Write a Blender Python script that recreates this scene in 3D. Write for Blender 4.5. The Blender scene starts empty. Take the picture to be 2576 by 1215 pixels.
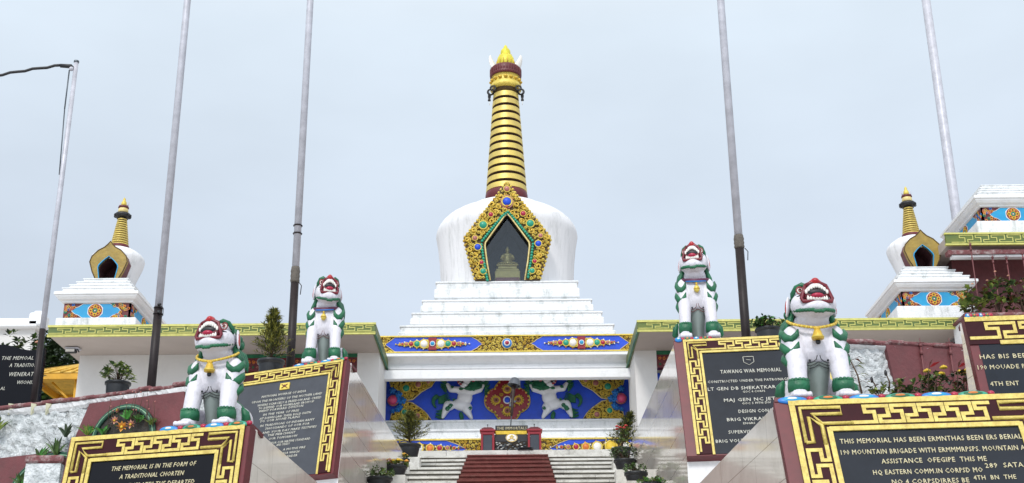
import bpy, bmesh, math, random
from mathutils import Vector, Matrix, Euler
import numpy as np
random.seed(7)
R = math.radians
sc = bpy.context.scene
col = sc.collection

# ---------------------------------------------------------------- camera, sky, sun, exposure
FPX, PITCH, ROLL = 3250.0, R(20.9), R(0.5)      # focal length in pixels of a 2576 px wide picture
cd = bpy.data.cameras.new('camera'); cam = bpy.data.objects.new('camera', cd); col.objects.link(cam)
cd.sensor_width = 36; cd.lens = FPX/2576*36; cd.clip_end = 3000; cd.clip_start = 0.1
cam.matrix_world = Matrix.Rotation(R(90)+PITCH, 4, 'X') @ Matrix.Rotation(-ROLL, 4, 'Z')
sc.camera = cam
SUN_EL, SUN_AZ = R(42), R(195)                  # high, behind and a little left of the camera
w = bpy.data.worlds.new('World'); sc.world = w; w.use_nodes = True
nt = w.node_tree; nt.nodes.clear(); N = nt.nodes.new; Lk = nt.links.new
out = N('ShaderNodeOutputWorld'); bg = N('ShaderNodeBackground'); bg.inputs['Strength'].default_value = 0.1
sky = N('ShaderNodeTexSky'); sky.sky_type = 'NISHITA'; sky.sun_disc = False
sky.sun_elevation = SUN_EL; sky.sun_rotation = SUN_AZ; sky.air_density = 1.0; sky.dust_density = 4.0; sky.altitude = 2000
tc = N('ShaderNodeTexCoord'); sep = N('ShaderNodeSeparateXYZ'); Lk(tc.outputs['Generated'], sep.inputs[0])
ramp = N('ShaderNodeValToRGB'); e = ramp.color_ramp.elements       # overcast: grey-blue low, brighter overhead
e[0].position = 0.0; e[0].color = (.57, .66, .75, 1)
e[1].position = 1.0; e[1].color = (1.1, 1.1, 1.08, 1)
for p_, c_ in ((.22, (.57, .64, .74, 1)), (.36, (.61, .69, .79, 1)), (.5, (.68, .77, .86, 1)), (.62, (.82, .88, .92, 1))):
    q = e.new(p_); q.color = c_
Lk(sep.outputs['Z'], ramp.inputs[0])
nz = N('ShaderNodeTexNoise'); nz.inputs['Scale'].default_value = 2.4; nz.inputs['Detail'].default_value = 5; nz.inputs['Roughness'].default_value = .5
mp = N('ShaderNodeMapping'); mp.inputs['Scale'].default_value = (1, 1, 2.2); Lk(tc.outputs['Generated'], mp.inputs[0]); Lk(mp.outputs[0], nz.inputs[0])
mr = N('ShaderNodeMapRange'); mr.inputs[1].default_value = .3; mr.inputs[2].default_value = .7; mr.inputs[3].default_value = 10.4; mr.inputs[4].default_value = 12.7
Lk(nz.outputs[0], mr.inputs[0])
# the cloud layer is brighter on the side where the veiled sun stands
gl = N('ShaderNodeMapRange'); gl.interpolation_type = 'SMOOTHSTEP'; gl.inputs[1].default_value = .35; gl.inputs[2].default_value = -1.0; gl.inputs[3].default_value = 1.0; gl.inputs[4].default_value = 1.75
Lk(sep.outputs['Y'], gl.inputs[0]); m2_ = N('ShaderNodeMath'); m2_.operation = 'MULTIPLY'; Lk(mr.outputs[0], m2_.inputs[0]); Lk(gl.outputs[0], m2_.inputs[1])
vm = N('ShaderNodeVectorMath'); vm.operation = 'SCALE'; Lk(ramp.outputs[0], vm.inputs[0]); Lk(m2_.outputs[0], vm.inputs['Scale'])
mx = N('ShaderNodeMix'); mx.data_type = 'RGBA'; mx.inputs[0].default_value = .92
Lk(sky.outputs[0], mx.inputs[6]); Lk(vm.outputs[0], mx.inputs[7]); Lk(mx.outputs[2], bg.inputs[0]); Lk(bg.outputs[0], out.inputs[0])
sd = bpy.data.lights.new('sun', 'SUN'); sd.energy = 1.9; sd.angle = R(11); sd.color = (1, .97, .93)
sun = bpy.data.objects.new('sun', sd); col.objects.link(sun)
_d = Vector((math.cos(SUN_EL)*math.sin(SUN_AZ), math.cos(SUN_EL)*math.cos(SUN_AZ), math.sin(SUN_EL)))
sun.rotation_euler = _d.to_track_quat('Z', 'Y').to_euler()
vs = sc.view_settings; vs.view_transform = 'Standard'; vs.look = 'None'; vs.gamma = 1; vs.exposure = 0.0

# ---------------------------------------------------------------- helpers
def at(u, v, Y):
    """world point at depth Y seen at (u, v) of the 2576 x 1215 picture"""
    x, y = u-1288, 607.5-v
    x, y = x*math.cos(ROLL)+y*math.sin(ROLL), -x*math.sin(ROLL)+y*math.cos(ROLL)
    d = Vector((x, FPX*math.cos(PITCH)-y*math.sin(PITCH), FPX*math.sin(PITCH)+y*math.cos(PITCH)))
    return d*(Y/d.y)
def at_z(u, v, z):
    p = at(u, v, 1.0); return p*(z/p.z)

def tag(o, label=None, cat=None, group=None, kind=None):
    if label: o['label'] = label
    if cat: o['category'] = cat
    if group: o['group'] = group
    if kind: o['kind'] = kind
    return o
def empty(name, loc, rz=0, label=None, cat=None, group=None):
    o = bpy.data.objects.new(name, None); col.objects.link(o); o.empty_display_size = .2
    o.location = loc; o.rotation_euler = (0, 0, rz)
    return tag(o, label, cat, group)
def basis(o):
    m = Matrix.Translation(o.location) @ o.rotation_euler.to_matrix().to_4x4() @ Matrix.Diagonal((*o.scale, 1))
    return basis(o.parent) @ m if o.parent else m

class MB:
    """collects shapes; build() links them as one mesh object"""
    def __init__(s): s.v = []; s.f = []; s.mi = []; s.sm = []; s.mats = []; s.M = Matrix.Identity(4)
    def mat(s, m):
        if m not in s.mats: s.mats.append(m)
        return s.mats.index(m)
    def add(s, vs_, fs_, m, smooth=False, M=None):
        T = s.M @ M if M is not None else s.M
        b = len(s.v); s.v += [T @ Vector(p) for p in vs_]; k = s.mat(m)
        for f in fs_: s.f.append([b+i for i in f]); s.mi.append(k); s.sm.append(smooth)
    def box(s, c, d, m, M=None, bev=0, taper=1):
        x, y, z = d[0]/2, d[1]/2, d[2]/2
        if bev:
            b = min(bev, x*.9, y*.9, z*.9); P = []
            for sx in (-1, 1):
                for sy in (-1, 1):
                    for sz in (-1, 1):
                        P += [(c[0]+sx*(x-b), c[1]+sy*(y-b), c[2]+sz*z), (c[0]+sx*(x-b), c[1]+sy*y, c[2]+sz*(z-b)), (c[0]+sx*x, c[1]+sy*(y-b), c[2]+sz*(z-b))]
            bm = bmesh.new()
            for p in P: bm.verts.new(p)
            bmesh.ops.convex_hull(bm, input=bm.verts[:]); bm.verts.index_update()
            s.add([v.co.copy() for v in bm.verts], [[v.index for v in f.verts] for f in bm.faces], m, False, M); bm.free(); return
        P = [(c[0]+a*x*(taper if g > 0 else 1), c[1]+b_*y*(taper if g > 0 else 1), c[2]+g*z) for a, b_, g in ((-1,-1,-1),(1,-1,-1),(1,1,-1),(-1,1,-1),(-1,-1,1),(1,-1,1),(1,1,1),(-1,1,1))]
        s.add(P, [(0,3,2,1),(4,5,6,7),(0,1,5,4),(1,2,6,5),(2,3,7,6),(3,0,4,7)], m, False, M)
    def prism(s, poly, y0, y1, m, M=None, smooth=False):
        """poly of (x, z) extruded along y"""
        n = len(poly); P = [(x, y0, z) for x, z in poly]+[(x, y1, z) for x, z in poly]
        s.add(P, [list(range(n)), list(range(2*n-1, n-1, -1))]+[(i, i+n, (i+1) % n+n, (i+1) % n) for i in range(n)], m, smooth, M)
    def ring(s, outer, inner, y0, y1, m, M=None):
        """frame between two (x, z) outlines with the same number of points, open (first and last not joined)"""
        n = len(outer); P = [(x, y0, z) for x, z in outer]+[(x, y0, z) for x, z in inner]+[(x, y1, z) for x, z in outer]+[(x, y1, z) for x, z in inner]
        F = []
        for i in range(n-1):
            a, b = i, i+1
            F += [(a, b, n+b, n+a), (2*n+a, 3*n+a, 3*n+b, 2*n+b), (a, 2*n+a, 2*n+b, b), (n+a, n+b, 3*n+b, 3*n+a)]
        F += [(0, n, 3*n, 2*n), (n-1, 3*n-1, 4*n-1, 2*n-1)]
        s.add(P, F, m, False, M)
    def lathe(s, prof, m, c=(0,0,0), seg=32, M=None, smooth=True, keep=None):
        P = []; F = []
        for r, z in prof:
            for i in range(seg):
                a = 2*math.pi*i/seg; P.append((c[0]+r*math.cos(a), c[1]+r*math.sin(a), c[2]+z))
        for j in range(len(prof)-1):
            for i in range(seg):
                q = (j*seg+i, j*seg+(i+1) % seg, (j+1)*seg+(i+1) % seg, (j+1)*seg+i)
                if keep:
                    cc = [sum(P[k][t] for k in q)/4 for t in range(3)]
                    if not keep(cc): continue
                F.append(q)
        if prof[0][0] > 1e-5: F.append(list(range(seg))[::-1])
        if prof[-1][0] > 1e-5: F.append([(len(prof)-1)*seg+i for i in range(seg)])
        s.add(P, F, m, smooth, M)
    def ell(s, c, r, m, M=None, seg=14, rings=8, rot=None):
        if not hasattr(r, '__len__'): r = (r, r, r)
        P = [(0, 0, -1)]; F = []
        for j in range(1, rings):
            t = math.pi*j/rings-math.pi/2
            for i in range(seg):
                a = 2*math.pi*i/seg; P.append((math.cos(t)*math.cos(a), math.cos(t)*math.sin(a), math.sin(t)))
        P.append((0, 0, 1)); n = len(P)-1
        for i in range(seg):
            F.append((0, 1+(i+1) % seg, 1+i)); F.append((n, n-seg+i, n-seg+(i+1) % seg))
            for j in range(rings-2):
                a = 1+j*seg; F.append((a+i, a+(i+1) % seg, a+seg+(i+1) % seg, a+seg+i))
        T = Matrix.Translation(c) @ (Euler(rot).to_matrix().to_4x4() if rot else Matrix.Identity(4)) @ Matrix.Diagonal((*r, 1))
        s.add(P, F, m, True, (M @ T) if M is not None else T)
    def tube(s, pts, r, m, seg=8, M=None, cap=True, flat=1.0):
        pts = [Vector(p) for p in pts]; n = len(pts); rr = r if hasattr(r, '__len__') else [r]*n
        P = []; F = []; up = None
        for i, p in enumerate(pts):
            d = (pts[min(i+1, n-1)]-pts[max(i-1, 0)])
            d = d.normalized() if d.length > 1e-9 else Vector((0, 0, 1))
            if up is None: up = d.orthogonal().normalized()
            up = (up-d*up.dot(d)); up = up.normalized() if up.length > 1e-6 else d.orthogonal().normalized()
            b = d.cross(up)
            for k in range(seg):
                a = 2*math.pi*k/seg; P.append(p+(up*math.cos(a)+b*math.sin(a)*flat)*rr[i])
        for i in range(n-1):
            for k in range(seg): F.append((i*seg+k, i*seg+(k+1) % seg, (i+1)*seg+(k+1) % seg, (i+1)*seg+k))
        if cap: F.append(list(range(seg))[::-1]); F.append([(n-1)*seg+k for k in range(seg)])
        s.add(P, F, m, True, M)
    def torus(s, c, Rr, r, m, axis='Y', seg=20, sub=6, M=None, arc=(0, 2*math.pi), sx=1, sz=1):
        full = arc[1]-arc[0] > 6.28; n = seg if full else seg+1; pts = []
        for i in range(n):
            a = arc[0]+(arc[1]-arc[0])*i/seg; x, y = Rr*math.cos(a)*sx, Rr*math.sin(a)*sz
            pts.append({'Y': (c[0]+x, c[1], c[2]+y), 'Z': (c[0]+x, c[1]+y, c[2])}[axis])
        if full: pts += [pts[0], pts[1]]
        s.tube(pts, r, m, sub, M, cap=not full)
    def curl(s, c, Rr, m, th=.25, a0=0, sgn=1, M=None, seg=12, turns=1.4, sub=5):
        """little relief spiral in the x-z plane"""
        pts = []; rr = []
        for i in range(seg+1):
            t = i/seg; a = a0+sgn*t*turns*2*math.pi; q = Rr*(1-.78*t)
            pts.append((c[0]+q*math.cos(a), c[1]-Rr*.18*t, c[2]+q*math.sin(a))); rr.append(Rr*th*(.55+.6*t))
        s.tube(pts, rr, m, sub, M)
    def build(s, name, parent=None, world=True, origin=None):
        me = bpy.data.meshes.new(name); T = Matrix.Identity(4)
        if parent is not None and world: T = basis(parent).inverted()
        if origin is not None: T = Matrix.Translation(-Vector(origin)) @ T
        me.from_pydata([tuple(T @ p) for p in s.v], [], s.f)
        for m in s.mats: me.materials.append(m)
        me.polygons.foreach_set('material_index', s.mi); me.polygons.foreach_set('use_smooth', s.sm); me.update()
        o = bpy.data.objects.new(name, me); col.objects.link(o)
        if parent is not None: o.parent = parent
        if origin is not None: o.location = origin
        return o

def remesh(o, voxel, smooth=2):
    """fuses the overlapping shapes of o into one continuous skin"""
    m = o.modifiers.new('r', 'REMESH'); m.mode = 'VOXEL'; m.voxel_size = voxel; m.use_smooth_shade = True
    k = o.modifiers.new('s', 'SMOOTH'); k.factor = .5; k.iterations = smooth
    bpy.context.view_layer.update()
    dg = bpy.context.evaluated_depsgraph_get()
    me = bpy.data.meshes.new_from_object(o.evaluated_get(dg)); o.modifiers.clear()
    old = o.data; mats = [x for x in old.materials]; o.data = me
    if not me.materials:
        for x in mats: me.materials.append(x)
    return o

def copy_tree(o, parent=None):
    c = o.copy(); col.objects.link(c)
    if parent is not None: c.parent = parent
    for ch in [x for x in KIDS.get(o.name, [])]:
        k = copy_tree(ch, c)
        KIDS.setdefault(c.name, []).append(k)
    return c
KIDS = {}
def kids(o, *cs):
    KIDS.setdefault(o.name, []).extend(cs)

# ---------------------------------------------------------------- materials
def mat(name, c, rough=.6, var=.12, vs_=6.0, bump=0, bs=20.0, metal=0, spec=.5, c2=None, streak=0, coat=0, dirt_shade=None, dirt_shade_amt=0, dirt_shade_sc=3.0):
    m = bpy.data.materials.new(name); m.use_nodes = True; t = m.node_tree; b = t.nodes['Principled BSDF']
    b.inputs['Roughness'].default_value = rough; b.inputs['Metallic'].default_value = metal
    b.inputs['Specular IOR Level'].default_value = spec; b.inputs['Coat Weight'].default_value = coat
    tcn = t.nodes.new('ShaderNodeTexCoord'); mpn = t.nodes.new('ShaderNodeMapping'); t.links.new(tcn.outputs['Object'], mpn.inputs[0])
    oi = t.nodes.new('ShaderNodeObjectInfo'); sc_ = t.nodes.new('ShaderNodeVectorMath'); sc_.operation = 'SCALE'; sc_.inputs[0].default_value = (9, 7, 5); t.links.new(oi.outputs['Random'], sc_.inputs['Scale']); t.links.new(sc_.outputs[0], mpn.inputs['Location'])
    if streak: mpn.inputs['Scale'].default_value = (1, 1, streak)
    n = t.nodes.new('ShaderNodeTexNoise'); n.inputs['Scale'].default_value = vs_; n.inputs['Detail'].default_value = 6; n.inputs['Roughness'].default_value = .65
    t.links.new(mpn.outputs[0], n.inputs[0])
    r = t.nodes.new('ShaderNodeValToRGB'); e = r.color_ramp.elements
    c2 = c2 or tuple(x*(1-2*var) for x in c)
    e[0].position = .3; e[0].color = (*c2, 1); e[1].position = .68; e[1].color = (*c, 1)
    t.links.new(n.outputs[0], r.inputs[0]); last = r.outputs[0]
    if dirt_shade:
        n2 = t.nodes.new('ShaderNodeTexNoise'); n2.inputs['Scale'].default_value = dirt_shade_sc; n2.inputs['Detail'].default_value = 9; n2.inputs['Roughness'].default_value = .75
        t.links.new(mpn.outputs[0], n2.inputs[0])
        r2 = t.nodes.new('ShaderNodeMapRange'); r2.inputs[1].default_value = .5; r2.inputs[2].default_value = .78; r2.inputs[3].default_value = 0; r2.inputs[4].default_value = dirt_shade_amt
        t.links.new(n2.outputs[0], r2.inputs[0]); mm = t.nodes.new('ShaderNodeMix'); mm.data_type = 'RGBA'
        t.links.new(r2.outputs[0], mm.inputs[0]); t.links.new(last, mm.inputs[6]); mm.inputs[7].default_value = (*dirt_shade, 1); last = mm.outputs[2]
    t.links.new(last, b.inputs['Base Color'])
    if bump:
        nb = t.nodes.new('ShaderNodeTexNoise'); nb.inputs['Scale'].default_value = bs; nb.inputs['Detail'].default_value = 6
        t.links.new(tcn.outputs['Object'], nb.inputs[0]); bp = t.nodes.new('ShaderNodeBump'); bp.inputs['Strength'].default_value = bump; bp.inputs['Distance'].default_value = .05
        t.links.new(nb.outputs[0], bp.inputs['Height']); t.links.new(bp.outputs[0], b.inputs['Normal'])
    return m
def brickify(m, sx, sz, mortar, mcol, plane='XZ', offset=.5, bias=0):
    """joint lines in a tile pattern over the material"""
    t = m.node_tree; b = t.nodes['Principled BSDF']; src = b.inputs['Base Color'].links[0].from_socket
    tcn = t.nodes.new('ShaderNodeTexCoord'); s_ = t.nodes.new('ShaderNodeSeparateXYZ'); c_ = t.nodes.new('ShaderNodeCombineXYZ')
    t.links.new(tcn.outputs['Object'], s_.inputs[0]); t.links.new(s_.outputs[plane[0]], c_.inputs[0]); t.links.new(s_.outputs[plane[1]], c_.inputs[1])
    br = t.nodes.new('ShaderNodeTexBrick'); br.inputs['Scale'].default_value = 1; br.inputs['Brick Width'].default_value = sx; br.inputs['Row Height'].default_value = sz
    br.inputs['Mortar Size'].default_value = mortar; br.inputs['Mortar Smooth'].default_value = .2; br.offset = offset
    t.links.new(c_.outputs[0], br.inputs[0]); mm = t.nodes.new('ShaderNodeMix'); mm.data_type = 'RGBA'
    br.inputs['Color1'].default_value = (0, 0, 0, 1); br.inputs['Color2'].default_value = (0, 0, 0, 1); br.inputs['Mortar'].default_value = (1, 1, 1, 1)
    t.links.new(br.outputs['Color'], mm.inputs[0]); t.links.new(src, mm.inputs[6]); mm.inputs[7].default_value = (*mcol, 1); t.links.new(mm.outputs[2], b.inputs['Base Color'])
    return m
WHITE = mat('white_plaster', (.80, .80, .81), .75, .03, 1.3, .15, 25, dirt_shade=(.30, .33, .30), dirt_shade_amt=.32, dirt_shade_sc=5)
WHITE_ST = mat('white_plaster_streaked', (.79, .785, .80), .7, .06, 1.6, .1, 25, streak=.12, dirt_shade=(.33, .34, .33), dirt_shade_amt=.75, dirt_shade_sc=6)
TIER = mat('white_weathered_tiers', (.80, .81, .82), .8, .06, 2, .35, 30, streak=.4, dirt_shade=(.20, .24, .22), dirt_shade_amt=.85, dirt_shade_sc=4.5)
CREAM = mat('cream_white_paint', (.66, .64, .62), .7, .04, .8, .05, 20, dirt_shade=(.38, .36, .33), dirt_shade_amt=.22, dirt_shade_sc=2)
SOFFIT = mat('beige_soffit_paint', (.46, .395, .355), .75, .06, .9, .03, 20, dirt_shade=(.32, .27, .24), dirt_shade_amt=.3, dirt_shade_sc=1.5)
ROCK = mat('rough_white_plaster', (.78, .80, .81), .85, .12, 5, 1.6, 11, dirt_shade=(.07, .10, .085), dirt_shade_amt=1.0, dirt_shade_sc=6, c2=(.42, .45, .46))  # dark mottling is dirt plus painted-in shade of the rough relief
MAROON = mat('maroon_paint', (.165, .042, .046), .55, .15, 3, .15, 20, dirt_shade=(.09, .05, .045), dirt_shade_amt=.5, dirt_shade_sc=4)
COPING = mat('maroon_coping', (.20, .06, .065), .7, .2, 5, .7, 14, dirt_shade=(.6, .58, .56), dirt_shade_amt=.8, dirt_shade_sc=6)
RED = mat('crimson_enamel', (.27, .008, .018), .35, .1, 6)
DRED = mat('dark_red_paint', (.13, .012, .018), .45, .15, 6)
GOLD = mat('gold_paint', (.74, .50, .06), .38, .22, 9, .3, 30, metal=.2, c2=(.44, .26, .02))
GOLDB = mat('bright_gold_paint', (.80, .62, .12), .4, .18, 12, .2, 40, metal=.1, c2=(.52, .38, .05))
GOLDP = mat('pale_gold_trim', (.80, .66, .30), .45, .15, 14, .1, 40, c2=(.55, .40, .12))
GOLDD = mat('recess_brown', (.10, .055, .012), .7, .2, 8)
BRASS = mat('spire_gilding', (.74, .56, .13), .42, .12, 3, .1, 12, metal=.35, c2=(.50, .38, .12))
BLUE = mat('royal_blue_paint', (.003, .065, .64), .45, .14, 3, .1, 20, c2=(.004, .05, .45))
LBLUE = mat('floret_blue_paint', (.02, .20, .62), .4, .15, 8)
TURQ = mat('turquoise_paint', (.012, .33, .58), .45, .1, 3, c2=(.01, .24, .50))
TEAL = mat('teal_green_bead', (.015, .33, .21), .35, .15, 6)
GREEN = mat('green_paint', (.008, .145, .058), .45, .25, 9, .2, 30, c2=(.005, .075, .035))
MOUTHR = mat('mouth_maroon', (.17, .006, .018), .35, .15, 8)
EAVEG = mat('eave_green_paint', (.13, .16, .022), .5, .2, 4, c2=(.07, .12, .03))
EAVEY = mat('eave_yellow_trim', (.62, .58, .17), .5, .12, 9, c2=(.42, .42, .10))
LIONW = mat('white_statue_paint', (.70, .68, .74), .42, .05, 5, .12, 40, dirt_shade=(.28, .27, .26), dirt_shade_amt=.55, dirt_shade_sc=9)
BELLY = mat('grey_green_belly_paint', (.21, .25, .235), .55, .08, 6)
INK = mat('black_ink', (.012, .012, .015), .5, .1, 5)
BLACK = mat('black_plastic_pot', (.013, .015, .019), .42, .3, 12)
SLATE = mat('polished_slate_plaque', (.015, .019, .028), .17, .15, 5, spec=.25)
SLATED = mat('polished_black_plaque', (.006, .006, .009), .16, .1, 5, spec=.15)
LETTER = mat('gold_engraved_letters', (.62, .55, .34), .5, .1, 30)
LETTERW = mat('pale_engraved_letters', (.58, .57, .50), .5, .1, 30)
STEEL = mat('pole_silver_paint', (.55, .55, .61), .45, .15, 5, .05, 30, metal=.1, dirt_shade=(.30, .29, .32), dirt_shade_amt=.4, dirt_shade_sc=7)
PBROWN = mat('pole_brown_paint', (.022, .014, .015), .5, .25, 8, spec=.3)
TAPE = mat('pole_tape', (.14, .12, .10), .7, .2, 30, .4, 60)
GRANITE = mat('polished_cream_granite', (.74, .68, .61), .09, .06, 3, spec=.7, coat=.25, dirt_shade=(.42, .36, .29), dirt_shade_amt=.6, dirt_shade_sc=2)
brickify(GRANITE, 1.15, .42, .005, (.36, .32, .27), 'YZ')
STEPM = mat('stair_marble', (.68, .66, .61), .5, .14, 1.5, .25, 20, dirt_shade=(.15, .13, .10), dirt_shade_amt=.95, dirt_shade_sc=3.5)
CARPET = mat('carpet_maroon', (.20, .050, .042), .9, .2, 4, .6, 90, dirt_shade=(.27, .13, .10), dirt_shade_amt=.5, dirt_shade_sc=6)
YELLOW = mat('hut_yellow_paint', (.70, .36, .02), .5, .12, 3, .1, 20)
YTILE = mat('hut_tile', (.80, .50, .08), .6, .2, 6, .3, 30)
PINK = mat('pink_jewel', (.72, .08, .20), .3, .1, 6)
CORAL = mat('coral_jewel', (.45, .16, .14), .35, .15, 8)
REDJ = mat('ruby_jewel', (.40, .01, .05), .3, .1, 8)
ORANGE = mat('orange_paint', (.75, .22, .04), .45, .2, 12)
PEARL = mat('pearl_paint', (.80, .77, .72), .4, .05, 8)
LEAF = mat('leaf_green', (.075, .15, .03), .5, .3, 9, c2=(.03, .07, .015))
LEAFY = mat('leaf_yellow_green', (.26, .32, .06), .5, .25, 9, c2=(.10, .15, .03))
LEAFP = mat('leaf_pale', (.26, .36, .18), .5, .2, 9, c2=(.12, .20, .07))
LEAFD = mat('leaf_dark', (.03, .06, .02), .55, .3, 9)
LEAFB = mat('leaf_bright', (.08, .33, .05), .5, .2, 9)
CONIF = mat('conifer_needles', (.19, .19, .035), .6, .3, 7, c2=(.08, .09, .02))
CONIFD = mat('conifer_needles_dark', (.05, .075, .02), .6, .3, 7)
CONIFY = mat('conifer_tips', (.34, .33, .05), .6, .2, 7)
BARK = mat('bark', (.10, .06, .035), .85, .3, 12, .4, 40)
SOIL = mat('soil', (.04, .03, .02), .95, .3, 15)
PETAL = mat('orange_petal', (.80, .36, .06), .6, .2, 12)
PETALP = mat('peach_petal', (.75, .38, .26), .6, .2, 12)
PETALR = mat('red_petal', (.55, .03, .04), .6, .2, 12)
PETALY = mat('yellow_petal', (.80, .55, .04), .6, .2, 12)
GRND = mat('paving', (.46, .45, .43), .8, .12, 1.2, .1, 20)
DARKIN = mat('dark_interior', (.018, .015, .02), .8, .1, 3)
NICHE = mat('niche_blue_grey', (.05, .065, .085), .6, .1, 3)
STATG = mat('gilded_statue', (.75, .55, .18), .35, .15, 6, metal=.4)
HELMET = mat('helmet_grey', (.10, .11, .13), .3, .15, 8, metal=.3)
WOOD = mat('rifle_dark', (.05, .028, .022), .45, .2, 8)
GLASS = bpy.data.materials.new('glass_pane'); GLASS.use_nodes = True
_t = GLASS.node_tree; _t.nodes.clear(); _o = _t.nodes.new('ShaderNodeOutputMaterial'); _m = _t.nodes.new('ShaderNodeMixShader')
_a = _t.nodes.new('ShaderNodeBsdfTransparent'); _g = _t.nodes.new('ShaderNodeBsdfGlossy'); _g.inputs['Roughness'].default_value = .02
_fr = _t.nodes.new('ShaderNodeFresnel'); _fr.inputs[0].default_value = 1.5; _a.inputs[0].default_value = (.82, .87, .9, 1)
_t.links.new(_fr.outputs[0], _m.inputs[0]); _t.links.new(_a.outputs[0], _m.inputs[1]); _t.links.new(_g.outputs[0], _m.inputs[2]); _t.links.new(_m.outputs[0], _o.inputs[0])

def text(body, size, m, parent, M, name='lettering', align='CENTER', depth=.004, shear=0, spacing=1.0, width=None, bold=.0):
    """one object of raised letters; M places its x-z plane; lines = [(string, x, z, size)]"""
    mb = MB(); mb.M = M
    for s_, x, z, sz in body:
        cu = bpy.data.curves.new('t', 'FONT'); cu.body = s_; cu.size = sz*size; cu.align_x = align; cu.extrude = depth; cu.shear = shear
        cu.space_character = spacing; cu.resolution_u = 2; cu.offset = bold*sz*size
        o = bpy.data.objects.new('t', cu); col.objects.link(o); bpy.context.view_layer.update()
        me = bpy.data.meshes.new_from_object(o.evaluated_get(bpy.context.evaluated_depsgraph_get()))
        T = Matrix.Translation((x, 0, z)) @ Matrix.Rotation(R(90), 4, 'X')
        mb.add([T @ v.co for v in me.vertices], [list(p.vertices) for p in me.polygons], m)
        bpy.data.objects.remove(o); bpy.data.curves.remove(cu); bpy.data.meshes.remove(me)
    return mb.build(name, parent)

def px_text(lines, m, parent, F, name='engraved_text', depth=.003, shear=0):
    """raised letters on the x-z plane of F; lines = (string, u0, u1, baseline v, cap height px)"""
    mb = MB(); mb.M = F; Fi = F.inverted(); n = Vector((F[0][1], F[1][1], F[2][1])); O = Vector((F[0][3], F[1][3], F[2][3]))
    def loc(u, v): d = at(u, v, 1.0); q = Fi @ (d*(O.dot(n)/d.dot(n))); return q.x, q.z
    for s_, u0, u1, v, h in lines:
        uc = (u0+u1)/2; xc, zc_ = loc(uc, v); x0, _ = loc(u0, v); x1, _ = loc(u1, v); _, zt_ = loc(uc, v-h)
        cu = bpy.data.curves.new('t', 'FONT'); cu.body = s_; cu.size = 1; cu.align_x = 'CENTER'; cu.shear = shear; cu.resolution_u = 1;  cu.space_character = 1.1
        cu.extrude = .01
        o = bpy.data.objects.new('t', cu); col.objects.link(o); bpy.context.view_layer.update()
        me = bpy.data.meshes.new_from_object(o.evaluated_get(bpy.context.evaluated_depsgraph_get()))
        xs = [q.co.x for q in me.vertices]; w_ = max(xs)-min(xs); sx = (x1-x0)/w_; sz = (zt_-zc_)/.70
        T = Matrix.Translation((xc-(max(xs)+min(xs))/2*sx, -.001, zc_)) @ Matrix.Diagonal((sx, depth/.01, sz, 1)) @ Matrix.Rotation(R(90), 4, 'X')
        mb.add([T @ q.co for q in me.vertices], [list(p.vertices) for p in me.polygons], m)
        bpy.data.objects.remove(o); bpy.data.curves.remove(cu); bpy.data.meshes.remove(me)
    return mb.build(name, parent)

def inside(p, poly):
    x, y = p; c = False; n = len(poly)
    for i in range(n):
        x1, y1 = poly[i]; x2, y2 = poly[(i+1) % n]
        if (y1 > y) != (y2 > y) and x < (x2-x1)*(y-y1)/(y2-y1)+x1: c = not c
    return c
def scrolls(mb, poly, y, r0, r1, m, rnd, tries=900, avoid=(), hole=None, M=None, th=.27):
    """packs spiral curls into a polygon of the x-z plane"""
    xs = [p[0] for p in poly]; zs = [p[1] for p in poly]; done = list(avoid)
    for k in range(tries):
        t = k/tries; r = r1*(1-t)+r0*t
        x, z = rnd.uniform(min(xs), max(xs)), rnd.uniform(min(zs), max(zs))
        if not inside((x, z), poly) or (hole and inside((x, z), hole)): continue
        ok = all(inside((x+r*.8*math.cos(a), z+r*.8*math.sin(a)), poly) and not (hole and inside((x+r*.8*math.cos(a), z+r*.8*math.sin(a)), hole)) for a in (0, 1.57, 3.14, 4.71))
        if not ok or any((x-a)**2+(z-b)**2 < ((r+c)*.86)**2 for a, b, c in done): continue
        done.append((x, z, r)); mb.curl((x, y, z), r, m, th, rnd.uniform(0, 6.28), rnd.choice((-1, 1)), M, seg=10 if r > .05 else 8, turns=1.3, sub=5 if r > .05 else 4)
def key(mb, x0, x1, z0, z1, n, lw, y, m, M=None, dy=.012, flip=False, vert=False):
    """greek key meander between x0..x1, z0..z1"""
    P = (x1-x0)/n; H = z1-z0; pts = []
    for i in range(n):
        b = i*P
        pts += [(b, 0), (b+.83*P, 0), (b+.83*P, .64*H), (b+.5*P, .64*H), (b+.5*P, H)]
        if i < n-1: pts += [(b+1.33*P, H), (b+1.33*P, .36*H), (b+P, .36*H)]
        else: pts += [(b+P*.98, H)]
    if flip: pts = [(x, H-z) for x, z in pts]
    def tr(p):
        return (x0+p[0], z0+p[1]) if not vert else (x0+p[1], z0+p[0])
    if vert:
        # run along z: swap roles
        P = (z1-z0)/n; H = x1-x0; pts = []
        for i in range(n):
            b = i*P
            pts += [(b, 0), (b+.83*P, 0), (b+.83*P, .64*H), (b+.5*P, .64*H), (b+.5*P, H)]
            if i < n-1: pts += [(b+1.33*P, H), (b+1.33*P, .36*H), (b+P, .36*H)]
            else: pts += [(b+P*.98, H)]
        if flip: pts = [(x, H-z) for x, z in pts]
    for a, b in zip(pts[:-1], pts[1:]):
        a, b = tr(a), tr(b); cx, cz = (a[0]+b[0])/2, (a[1]+b[1])/2
        hor = abs(a[0]-b[0]) > abs(a[1]-b[1])
        mb.box((cx, y-(dy*.5 if hor else dy*.5-.0013), cz), (abs(a[0]-b[0])+lw, dy, abs(a[1]-b[1])+lw), m, M)
AX = -.14                                        # the stairway axis
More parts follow.
